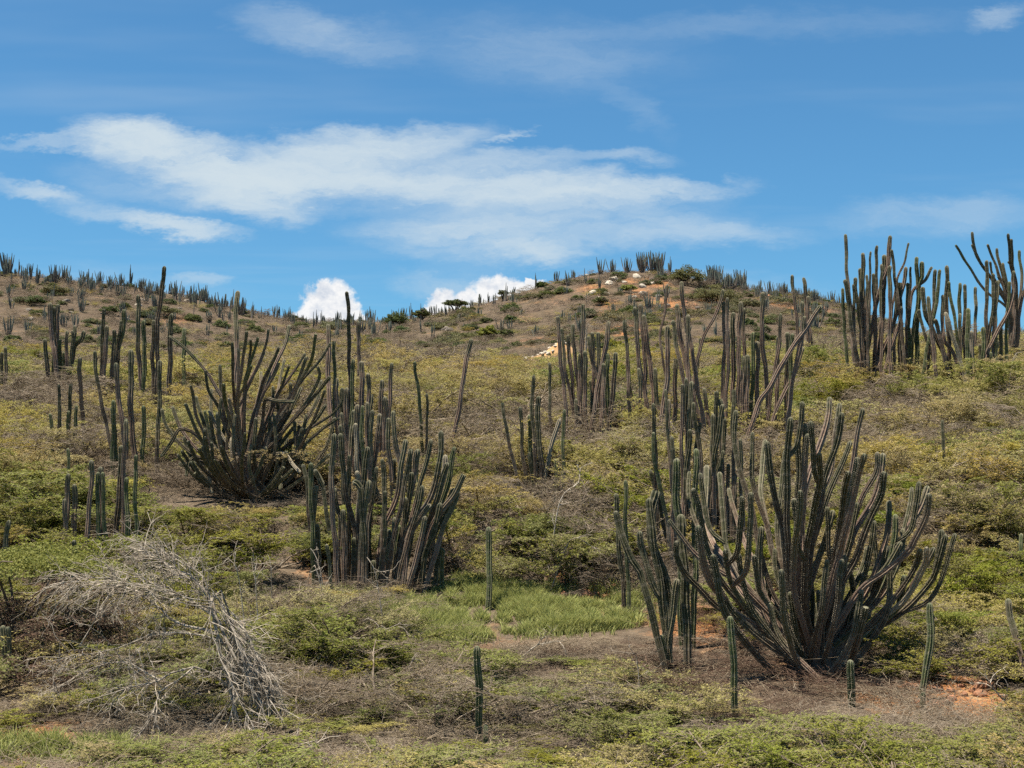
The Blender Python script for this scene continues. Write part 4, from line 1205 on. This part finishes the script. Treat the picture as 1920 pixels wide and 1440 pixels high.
def skyline(px0, px1, n, lab, vars_, sc0, sc1):
    for i in range(n):
        px = px0 + (px1 - px0) * (i + frs.uniform(0.1, 0.9)) / n
        X = (px - 960) / F * RIDGE_Y
        Yc = crest_y(X) + frs.uniform(-7, 1.0)
        far_place(X / RIDGE_Y * Yc, Yc, frs.choice(vars_), frs.uniform(sc0, sc1), lab, lab.replace("clump", "clumps"))
skyline(-30, 460, 78, G1, (0, 1, 2, 3, 4, 6, 5, 7), .35, 1.05)
skyline(460, 720, 34, G3, (1, 3, 4, 5, 0, 7), .3, .9)
skyline(720, 980, 26, G3, (1, 3, 4, 5, 7), .3, .9)
skyline(1330, 1580, 40, G5, (0, 2, 6, 1, 7), .35, .95)
named = ((1044, 1, .75, "round little cactus clump alone on the left shoulder of the knoll"), (1078, 1, .6, "thin cactus clump on the knoll skyline right of the round one"),
         (1097, 5, .6, "single tiny column on the knoll skyline"), (1127, 0, .85, "dense cactus clump at the left end of the knoll summit"), (1150, 2, .8, "second cactus clump from the left on the knoll summit"),
         (1178, 2, .85, "third cactus clump from the left on the knoll summit"), (1207, 6, .9, "left one of the broad dark cactus clumps on the knoll summit"), (1224, 6, 1.0, "middle one of the broad dark cactus clumps on the knoll summit"),
         (1240, 6, .95, "right one of the broad dark cactus clumps on the knoll summit"), (1260, 3, .85, "tall thin cactus clump at the right end of the knoll summit"), (1002, 3, .75, "upright cactus clump where the cloud meets the knoll slope"))
for px, var, sc, lab in named:
    X = (px - 960) / F * RIDGE_Y
    Yc = crest_y(X) - 1.0
    far_place(X / RIDGE_Y * Yc, Yc, var, sc, lab, None)
def face(n, px0, px1, y0, y1, lab, lim):
    k = 0
    while k < n:
        px = frs.uniform(px0, px1); Y = frs.uniform(y0, y1)
        X = (px - 960) / F * Y
        q = to_px((X, Y, float(height(X, Y))))
        if q[1] > lim: continue
        far_place(X, Y, frs.choice((0, 1, 2, 3, 4, 7, 7, 5)), frs.uniform(.45, .85), lab, lab.replace("clump", "clumps"))
        k += 1
face(60, 0, 520, 125, 186, G2, 630)
face(58, 860, 1560, 120, 184, G4, 640)
face(14, 560, 860, 150, 186, G3, 640)

def far_tree(px, py, Y, R, H, stem, mat, label, n=2600, leaf=0.11, name="umbrella_tree", tr=0.13):
    X = (px - 960) / F * Y
    Z = float(height(X, Y))
    e = link(name, None, loc=(X, Y, Z)); e.empty_display_size = 0.5
    tag(e, label, "tree")
    tb = Tubes()
    rr = random.Random(int(px))
    for k in range(5):
        a = k * 1.256 + rr.uniform(-.4, .4)
        p0 = np.array((0, 0, -0.2)); p1 = p0 + np.array((math.cos(a) * R * .12, math.sin(a) * R * .12, stem * 0.6))
        p2 = np.array((math.cos(a) * R * .5, math.sin(a) * R * .5, stem + H * 0.3)); p3 = np.array((math.cos(a + .3) * R * .8, math.sin(a + .3) * R * .8, stem + H * .5))
        tb.add(catmull([p0, p1, p2, p3], 0.3), tr, tr * 0.25, 5)
    link("trunk", tb.mesh("trunk", M_TRUNK), e)
    cr = link("crown", leafy_mesh(int(px) + 3, R, H, n, leaf, mat, 0.4, "crown"), e)
    cr.location = (0, 0, stem)
    return e
far_tree(741, 600, 178, 2.0, 1.5, 0.5, M_LEAF_K, "round dark green tree at the left of the saddle skyline")
far_tree(789, 590, 182, 1.5, 1.0, 0.8, M_LEAF_K, "smaller dark green flat-topped tree right of the round one on the saddle")
far_tree(853, 575, 184, 1.9, 0.8, 1.3, M_LEAF_K, "wind-shaped umbrella tree on the skyline beside the right-hand cloud")
far_tree(943, 552, 186, 0.9, 0.7, 0.9, M_LEAF_K, "little umbrella tree on the skyline left of the knoll", n=900)
far_tree(915, 612, 150, 1.5, 1.1, 0.5, M_LEAF_G, "bright green round bush on the lower knoll slope")
far_tree(948, 622, 150, 1.0, 0.7, 0.2, M_LEAF_K, "dusky green bush beside the bright green round one on the knoll slope")
far_tree(1290, 522, 180, 3.4, 1.9, 0.6, M_LEAF_T, "wide olive tree bending right on the knoll top", n=5000)
far_tree(1345, 545, 165, 3.6, 1.4, 0.5, M_LEAF_T, "broad flat olive tree below the right shoulder of the knoll", n=5000)
far_tree(1400, 560, 160, 2.4, 1.1, 0.4, M_LEAF_T, "low olive tree on the slope right of the broad flat one", n=3200)
far_tree(1435, 583, 120, 3.0, 1.0, 0.2, M_LEAF_G, "bright green low tree behind the middle-right stand", n=4500, leaf=.08)
far_tree(1128, 545, 165, 1.2, 0.8, 0.3, M_LEAF_K, "dark round bush on the upper face of the knoll", n=1500)
far_tree(1180, 530, 172, 1.2, 0.8, 0.3, M_LEAF_G, "green round bush below the knoll summit", n=1500)
far_tree(200, 560, 165, 1.3, 0.9, 0.3, M_LEAF_K, "dark bush on the face of the left hill", n=1500)
far_tree(60, 560, 165, 1.5, 0.9, 0.3, M_LEAF_K, "dark bush low on the left hill near the photo edge", n=1500)
far_tree(95, 545, 175, 2.2, 0.9, 0.3, M_LEAF_T, "olive flat bush among the left hill cacti", n=2200)
far_tree(300, 565, 170, 2.6, 1.0, 0.3, M_LEAF_T, "wide olive bush on the left hill behind the tall spire", n=2600)
far_tree(1845, 600, 66, 1.4, 1.1, 0.2, M_LEAF_B, "leafy green bush on the crest behind the right-edge candelabra", n=5000, leaf=.05, name="leafy_bush")
far_tree(45, 1250, 26.0, 2.3, 0.55, 1.55, M_LEAF_G, "spreading flat-topped green thorn tree over the dark gap at the left edge", n=15000, leaf=.032, name="thorn_tree", tr=0.04)
far_tree(312, 745, 43.0, 1.15, 1.5, 0.15, M_LEAF_B, "leafy bright yellow-green bush behind the left candelabra", n=7000, leaf=.034, name="leafy_bush", tr=0.04)

# low scrub of the far hills: one mass
srcs = [first_part[k] for k in (('d', 0), ('d', 1), ('o', 0), ('o', 1), ('o', 2), ('g', 0)) if k in first_part]
pts, rots, scls, ids = [], [], [], []
nr = np.random.RandomState(5)
while len(pts) < 8000:
    Y = nr.uniform(98, 200); X = nr.uniform(-0.42, 0.42) * Y
    dens = 0.6
    if nr.rand() > dens * (1.2 if Y < 125 else 1): continue
    pts.append((X, Y, float(height(X, Y)) - 0.05)); rots.append((0, 0, nr.uniform(0, 6.28)))
    s = nr.uniform(0.3, 0.9) if Y > 118 else nr.uniform(.6, 1.1)
    scls.append((s, s, s * nr.uniform(.6, .95)))
    ids.append(nr.choice(len(srcs), p=np.array([.37, .37, .08, .07, .05, .06][:len(srcs)]) / sum([.37, .37, .08, .07, .05, .06][:len(srcs)])))
bush_src = [(o,) for o in COL.objects if o.name.split(".")[0] == "crown" and o.parent and o.parent['label'].startswith(("dark bush", "dark round bush", "dusky", "olive flat bush"))]
bp_, br_, bs_, bi_ = [], [], [], []
while len(bp_) < 700:
    Y = nr.uniform(112, 192); X = nr.uniform(-0.42, 0.42) * Y
    bp_.append((X, Y, float(height(X, Y)) - 0.1)); br_.append((0, 0, nr.uniform(0, 6.28)))
    q = nr.uniform(.4, 1.15); bs_.append((q, q, q * nr.uniform(.7, 1.3))); bi_.append(nr.randint(len(bush_src)))
scatter("hill_bushes", bp_, br_, bs_, bi_, bush_src, "dark and olive bushes dotted thickly over the two far hills", "scrub")
scatter("hill_scrub", pts, rots, scls, ids, srcs, "low brown and olive scrub covering the two far hills", "scrub")

# ------------------------------------------------------------------ dead tree
drs = random.Random(31)
def twigs_along(tb, pts, n, L0, L1, r, depth, droop, sp=0.6):
    seg = np.linalg.norm(np.diff(pts, axis=0), axis=1); cs = np.concatenate([[0], np.cumsum(seg)])
    for _ in range(n):
        t = drs.uniform(0.15, 1.0) * cs[-1]
        p = np.array([np.interp(t, cs, pts[:, k]) for k in range(3)])
        i = min(len(seg) - 1, int(np.searchsorted(cs, t)) - 1 if t > 0 else 0)
        fw = (pts[i + 1] - pts[i]) / (seg[i] + 1e-9)
        d = fw * drs.uniform(0.3, 1.1) + np.array((drs.gauss(0, sp), drs.gauss(0, sp), drs.gauss(0, sp * .9) - droop))
        d /= np.linalg.norm(d)
        L = drs.uniform(L0, L1)
        q = [p]
        for k in range(3):
            d = d + np.array((drs.gauss(0, .28), drs.gauss(0, .28), drs.gauss(0, .28) - droop * 0.3)); d /= np.linalg.norm(d)
            q.append(q[-1] + d * L / 3)
        q = np.array(q)
        zg = height(q[:, 0], q[:, 1]) + 0.03
        q[:, 2] = np.maximum(q[:, 2], zg)
        tb.add(q, r, r * 0.45, 3)
        if depth > 0:
            twigs_along(tb, q, 3, L * 0.3, L * 0.6, r * 0.62, depth - 1, droop, sp)
def dead_tree(label, Y, limbs, base, n2=9, rad=0.06):
    X0 = ray(*base)[0] * Y
    org = np.array((X0, Y, float(height(X0, Y))))
    e = link("dead_tree", None, loc=org)
    tag(e, label, "tree")
    for nm, s, dyt, r0 in limbs:
        px = full(s)[0][1]
        k = len(px)
        P = np.array([at(x_, y_, Y + dyt[0] + (dyt[1] - dyt[0]) * i / (k - 1)) for i, (x_, y_) in enumerate(px)])
        if nm == "trunk":
            P[0][2] = float(height(P[0][0], P[0][1])) - 0.15
        P[:, 2] = np.maximum(P[:, 2], height(P[:, 0], P[:, 1]) - 0.15 if nm == "trunk" else height(P[:, 0], P[:, 1]) + 0.04)
        C = catmull(P, 0.15)
        C[1:-1] += np.random.RandomState(k).normal(0, 0.012, C[1:-1].shape)
        t = Tubes(); t.add(C - org, r0, r0 * 0.35, 6)
        strand = r0 < 0.0091
        o = link(nm, t.mesh(nm, M_DEAD), e)
        if nm != "trunk":
            t2 = Tubes()
            L = np.linalg.norm(np.diff(C, axis=0), axis=1).sum()
            twigs_along(t2, C, int(n2 * L) + 6, 0.25, 0.75, 0.0078, 2 if not strand else 1, 0.14, 0.6 if not strand else 0.3)
            t2.v = [v - org for v in t2.v]
            link("twigs", t2.mesh("twigs", M_DEAD), o)
    return e
strands = []
for k in range(16):
    g = lambda v, s: v + drs.gauss(0, s)
    a_ = drs.gauss(0, 14)
    if k < 10:      # curtain of twigs hanging down to the right
        p_ = ((g(395, 8), g(1118, 12)), (g(425, 8) + a_, g(1180, 10)), (g(465, 8) + a_ * 1.5, g(1262, 12)), (g(495, 10) + a_ * 2, g(1330, 14)), (g(520, 12) + a_ * 2.5, g(1392, 14)))
    elif k < 13:    # spray to the upper left
        p_ = ((g(400, 6), g(1130, 10)), (g(365, 8), g(1095, 8)), (g(310, 8), g(1065, 8) + a_), (g(262, 12), g(1038, 8) + a_))
    else:
        p_ = ((g(400, 6), g(1140, 10)), (g(320, 8), g(1120, 8)), (g(220, 8), g(1100, 8) + a_), (g(120, 12), g(1090, 8) + a_))
    strands.append(("limb", " ".join("%.1f,%.1f" % q for q in p_), (drs.gauss(0, .15), drs.gauss(0, .5)), 0.009))
dead_tree("collapsed dead tree with a tangle of bleached bare twigs, lower left", 21.4, (
    ("trunk", "458,1408 442,1335 426,1262 405,1190 398,1140", (0, 0), 0.0341),
    ("limb", "405,1190 400,1130 370,1090 300,1050 262,1035", (0, .6), 0.0248),
    ("limb", "430,1290 365,1250 300,1275 240,1290 165,1315", (0, -.7), 0.0217),
    ("limb", "405,1190 330,1165 260,1110 180,1095 115,1110", (0, .8), 0.0217),
    ("limb", "400,1150 440,1230 480,1300 510,1370 545,1405", (0, -.5), 0.0248),
    ("limb", "392,1140 415,1110 440,1180 475,1250 500,1300", (0, .3), 0.0186),
    ("limb", "405,1200 310,1185 220,1215 150,1230 95,1240", (0, -.3), 0.0174),
    ("limb", "150,1210 175,1165 195,1130 215,1100", (-.3, .2), 0.0099),
    ("limb", "365,1250 300,1300 285,1345 250,1388", (-.2, -.8), 0.0136),
    ("limb", "400,1150 330,1110 250,1080 180,1060", (.1, .9), 0.0174),
    ("limb", "420,1250 440,1310 420,1370 400,1400", (0, -.6), 0.0155),
    ("limb", "395,1140 380,1080 330,1050 290,1020", (.1, .5), 0.0161),
    ("limb", "300,1275 230,1240 160,1260 90,1300", (-.3, .4), 0.0136)) + tuple(strands), (455, 1400), n2=11)

def stick(label, s, Y, r, n=8, name="dead_branch", L=(0.15, 0.5)):
    px = full(s)[0][1]
    P = np.array([at(x_, y_, Y + drs.uniform(-.12, .12)) for x_, y_ in px])
    P[0][2] = min(P[0][2], float(height(P[0][0], P[0][1])) + 0.05)
    C = catmull(P, 0.15)
    org = C[0].copy()
    t = Tubes(); t.add(C, r, r * .4, 5)
    if n: twigs_along(t, C, n, L[0], L[1], r * .5, 1, 0.0)
    t.v = [v - org for v in t.v]
    o = link(name, t.mesh(name, M_DEAD), loc=org)
    tag(o, label, "branch")
stick("bare white forked stick left of the middle clump, right-hand one", "610,1085 595,1050 582,1028", 31.4, .014, 5)
stick("bare white stick crossing in front of the slim green-tipped pair", "612,1082 590,1060 578,1085", 30.6, .014, 4)
stick("pale twiggy branch sticking up left of the middle clump", "512,1085 508,1062 502,1040", 29.0, .013, 6)
stick("curved pale branch rising from the scrub above the dead tree", "470,1110 448,1085 440,1060 442,1035", 25.5, .014, 8)
stick("second curved pale branch beside the one above the dead tree", "490,1105 478,1075 474,1035", 25.7, .012, 6)
stick("long bleached branch lying in the scrub below the middle clump", "600,1200 640,1202 690,1196 725,1180 752,1168", 25.6, .018, 6)
stick("forked bleached branch leaning over the scrub in front of the middle clump", "720,1105 705,1080 695,1055 688,1045", 29.0, .014, 7)
stick("bent bleached branch with a sharp elbow on the brown brush", "585,1252 560,1262 534,1256 575,1252 610,1248", 24.4, .02, 3)
stick("straight bleached stick lying on the brush left of the foreground column", "760,1225 775,1235 797,1248", 24.6, .018, 3)
stick("bleached root-like branch at the lower edge below the dead tree", "550,1425 555,1405 575,1393 590,1410", 19.8, .024, 8)
stick("dark dead branch arching out of the olive scrub in the middle", "1030,975 1050,940 1085,905 1088,878 1110,868", 33.0, .02, 10)
stick("fallen grey branch lying across the red earth in the middle", "1030,985 1070,1012 1110,1025 1150,1042", 31.5, .02, 8)
stick("long grey branch end lying at the edge of the grass", "970,1212 1010,1208 1055,1202", 26.2, .018, 6)
stick("thin pale sticks standing in the dark gap under the forked cactus", "1200,1265 1195,1240 1188,1225 1178,1210", 23.5, .009, 4)
stick("white dead branch behind the left end of the middle-right stand", "1098,630 1100,616 1108,612 1125,618", 80.0, .05, 8, L=(.3, 1.2))
stick("dead grey branch at the far right slope", "1885,690 1900,672 1918,660", 50.0, .02, 9)
stick("brown dead branch leaning over red earth at the right edge", "1900,1325 1870,1300 1855,1280", 22.4, .018, 7)

# ------------------------------------------------------------------ earth mound and rocks
def rock_mesh(seed, mat):
    r = np.random.RandomState(seed)
    import bmesh
    bm = bmesh.new(); bmesh.ops.create_icosphere(bm, subdivisions=2, radius=1.0)
    ax = r.normal(size=(9, 3)); ax /= np.linalg.norm(ax, axis=1)[:, None]; cut = r.uniform(.5, .85, 9)
    for v in bm.verts:
        p = np.array(v.co)
        for a, c in zip(ax, cut):
            d = p.dot(a)
            if d > c: p = p - a * (d - c) * 0.9
        v.co = p
    me = bpy.data.meshes.new("rock"); bm.to_mesh(me); bm.free(); me.materials.append(mat)
    return me
ROCK = {c: [rock_mesh(40 + i + 7 * j, m) for i in range(4)] for j, (c, m) in enumerate((('p', M_ROCK_P), ('r', M_ROCK_R), ('k', M_ROCK_K)))}
rrs = random.Random(77)
def rock(px, py, c, size, label, group, Y=None, name="rock"):
    h = ground_hit(px, py)
    if h is None: return
    o = link(name, rrs.choice(ROCK[c]), loc=(h[0], h[1], h[2] + size * 0.15))
    o.scale = (size * rrs.uniform(.8, 1.3), size * rrs.uniform(.8, 1.2), size * rrs.uniform(.5, .8))
    o.rotation_euler = (rrs.uniform(-.3, .3), rrs.uniform(-.3, .3), rrs.uniform(0, 6.28))
    tag(o, label, "rock", group)
for i in range(16):
    rock(rrs.uniform(1050, 1150), rrs.uniform(1090, 1125), 'r', rrs.uniform(.08, .2), "red-brown stone on the bare red earth above the grass", "red stones above the grass")
for i in range(16):
    rock(rrs.uniform(1390, 1470), rrs.uniform(1085, 1150), 'r', rrs.uniform(.06, .16), "red-brown stone on the bare earth behind the huge candelabra", "red stones behind the huge candelabra")
for i in range(22):
    rock(rrs.uniform(1700, 1880), rrs.uniform(1285, 1330), 'r', rrs.uniform(.05, .13), "red-brown stone on the bare earth at the lower right", "red stones at the lower right")
for i in range(26):
    rock(rrs.uniform(1100, 1260), rrs.uniform(508, 560), rrs.choice('ppk'), rrs.uniform(.3, .7), "boulder on the upper face of the knoll", "boulders on the upper face of the knoll", name="boulder")
for i in range(24):
    rock(rrs.uniform(1230, 1560), rrs.uniform(552, 588), rrs.choice('rrk'), rrs.uniform(.3, .6), "reddish boulder on the bank under the crest right of the knoll", "reddish boulders right of the knoll", name="boulder")
for i in range(18):
    rock(rrs.uniform(20, 420), rrs.uniform(560, 600), rrs.choice('kkp'), rrs.uniform(.3, .6), "grey boulder on the face of the left hill", "grey boulders on the left hill", name="boulder")
for i in range(8):
    rock(rrs.uniform(820, 850), rrs.uniform(608, 622), 'k', rrs.uniform(.3, .6), "dark boulder in the small outcrop on the lower knoll slope", "dark boulders in the small outcrop", name="boulder")
# spoil heap showing over the scrub
ma = at(1015, 655, 88.0); mx, my = ma[0], 88.0
n = 40
tx = np.linspace(-2.9, 2.9, n); ty = np.linspace(-2.4, 2.4, 24)
TX, TY = np.meshgrid(tx, ty)
prof = np.interp(TX, [-2.9, -2.1, -1.3, 0.2, 1.2, 2.2, 2.9], [0, .45, .62, .8, 1.15, .8, 0])
hz = np.maximum(prof * np.exp(-(TY / 1.3) ** 2) * 1.0 + 0.08 * lump(TX, TY, .35, 12), -0.3)
base_z = float(height(mx, my))
top_z = at(1040, 636, 88.0)[2]
TZ = height(TX + mx, TY + my) - base_z - 0.35 + hz / 1.15 * (top_z - base_z + 0.35) * 1.02
ii = np.arange(TX.size).reshape(TX.shape)
qd = np.stack([ii[:-1, :-1], ii[:-1, 1:], ii[1:, 1:], ii[1:, :-1]], -1).reshape(-1, 4)
mound = link("earth_mound", mesh_from("earth_mound", np.stack([TX, TY, TZ], -1).reshape(-1, 3), qd, mats=[M_EARTH], smooth=True), loc=(mx, my, base_z))
tag(mound, "heap of dug orange earth showing above the scrub in front of the knoll", "earth heap")
for i in range(46):
    x_ = rrs.uniform(-2.3, 2.6); y_ = rrs.uniform(-.7, .2)
    z_ = float(np.interp(x_, tx, TZ[np.argmin(abs(ty - y_))]))
    sz = rrs.uniform(.06, .17)
    o = link("rock", rrs.choice(ROCK['p']), loc=(mx + x_, my + y_, base_z + z_ + sz * .2))
    o.scale = (sz * 1.3, sz, sz * .8); o.rotation_euler = (0, 0, rrs.uniform(0, 6.28))
    tag(o, "pale stone lying on the orange earth heap", "rock", "pale stones on the earth heap")

# ------------------------------------------------------------------ grass, litter
gr = np.random.RandomState(9)
def blades(name, spots_, n, hh, label, mat):
    V = []
    hits = []
    for px, py, rx, ry in spots_:
        h = ground_hit(px, py); h2 = ground_hit(px, py - ry); h3 = ground_hit(px, py + ry)
        hits.append((h[0], h[1], rx / F * h[1], max(.4, (h2[1] - h3[1]) / 2)))
    A = np.array([a[2] * a[3] for a in hits]); A = A / A.sum()
    k = gr.choice(len(hits), n, p=A)
    H_ = np.array(hits)[k]
    t = gr.uniform(0, 6.283, n); rr = np.sqrt(gr.rand(n)) * (1 + .12 * gr.normal(size=n))
    x = H_[:, 0] + np.cos(t) * rr * H_[:, 2]; y = H_[:, 1] + np.sin(t) * rr * H_[:, 3]
    cl = lump(x, y, .3, 21) + 0.8 * lump(x, y, .12, 33)
    keep = (cl + gr.normal(0, .22, n)) > -0.05
    x, y, cl = x[keep], y[keep], cl[keep]; n = len(x)
    z = height(x, y) - 0.02
    a = gr.uniform(0, 6.283, n); L = hh * gr.uniform(.4, 1.2, n) * np.clip(0.75 + 0.5 * cl, .5, 1.3)
    b0 = np.stack([x, y, z], -1)
    w = np.stack([np.cos(a), np.sin(a), a * 0], -1) * 0.011
    ln = np.stack([gr.normal(0, .4, n), gr.normal(0, .4, n), np.ones(n)], -1)
    tip = b0 + ln * L[:, None]
    mid = b0 + ln * np.array((.35, .35, .55)) * L[:, None]
    V = np.stack([b0 - w, b0 + w, mid + w * .8, tip, mid - w * .8], 1).reshape(-1, 3)
    i = np.arange(n)[:, None] * 5
    Q = np.concatenate([i, i + 1, i + 2, i + 4], 1)
    T = np.concatenate([i + 4, i + 2, i + 3], 1)
    o = link(name, mesh_from(name, V, Q, T, mats=[mat]))
    tag(o, label, "grass", kind="stuff")
blades("green_grass", [(1020, 1140, 170, 38), (900, 1125, 90, 28), (1120, 1170, 70, 22), (1000, 1185, 90, 18), (880, 1175, 80, 22), (700, 1150, 130, 34), (1060, 1100, 40, 14), (560, 1170, 120, 30), (800, 1200, 120, 20), (120, 1420, 160, 18), (480, 1130, 60, 20), (1000, 1150, 200, 45)], 170000, 0.30, "bright green grass patch in the open middle of the slope", M_GRASS)
blades("yellow_ground_cover", [(1090, 990, 60, 14), (1250, 985, 80, 16), (1420, 985, 70, 14), (560, 830, 60, 30), (620, 840, 40, 30)], 26000, 0.2, "yellow-green ground cover round the foot of the cactus stands", M_LEAF_B)

# a mat of fallen twigs, repeated over the near slope
tb = Tubes()
lr = random.Random(3)
for i in range(330):
    p = np.array((lr.gauss(0, .38), lr.gauss(0, .38), lr.uniform(0, .16)))
    a = lr.uniform(0, 6.283); L = lr.uniform(.1, .42)
    d = np.array((math.cos(a), math.sin(a), lr.gauss(.15, .35)))
    q = [p, p + d * L * .5 + np.array((lr.gauss(0, .04), lr.gauss(0, .04), lr.gauss(0, .03))), p + d * L]
    tb.add(q, lr.uniform(.0022, .0048), .0015, 3)
lit_a = link("fallen_brush", tb.mesh("fallen_brush", M_TWIG_D), loc=(0, 0, 0))
h = ground_hit(1180, 1330); lit_a.location = h
tag(lit_a, "patch of fallen dry twigs in the brown brush below the forked cactus", "brush", kind="stuff")
lit_b = link("fallen_brush", tb.mesh("fallen_brush_grey", M_TWIG_G), loc=(0, 0, 0))
h = ground_hit(660, 1330); lit_b.location = h
tag(lit_b, "patch of fallen grey twigs in the brush right of the dead tree", "brush", kind="stuff")
lit_c = link("fallen_brush", tb.mesh("fallen_brush_russet", M_TWIG_R), loc=(0, 0, 0))
h = ground_hit(1450, 1270); lit_c.location = h
tag(lit_c, "patch of dark russet fallen twigs at the foot of the huge candelabra", "brush", kind="stuff")
pts, rots, scls, ids = [], [], [], []
while len(pts) < 2000:
    Y = nr.uniform(14, 70); X = nr.uniform(-0.40, 0.40) * Y + nr.uniform(-2, 2)
    if nr.rand() > (Y / 70.0) ** 0.6: continue
    Z = float(height(X, Y))
    px, py = to_px((X, Y, Z))
    if ((px - 1010) / 200) ** 2 + ((py - 1145) / 62) ** 2 < 1 or (abs(px - 1090) < 40 and abs(py - 1110) < 16) or (abs(px - 1430) < 36 and abs(py - 1112) < 18) or (abs(px - 1790) < 60 and abs(py - 1312) < 14) or (px < 70 and abs(py - 1395) < 20): continue
    pts.append((X, Y, Z)); rots.append((nr.normal(0, .12), nr.normal(0, .12), nr.uniform(0, 6.28)))
    s = nr.uniform(.7, 1.6); scls.append((s, s, s * nr.uniform(.3, .7))); ids.append(2 if ((px - 1400) / 340) ** 2 + ((py - 1250) / 120) ** 2 < 1 and nr.rand() < .85 else int(nr.rand() < .4))
scatter("twig_litter", pts, rots, scls, ids, [(lit_a,), (lit_b,), (lit_c,)], "dry fallen twigs and brush covering the ground between the shrubs", "brush")
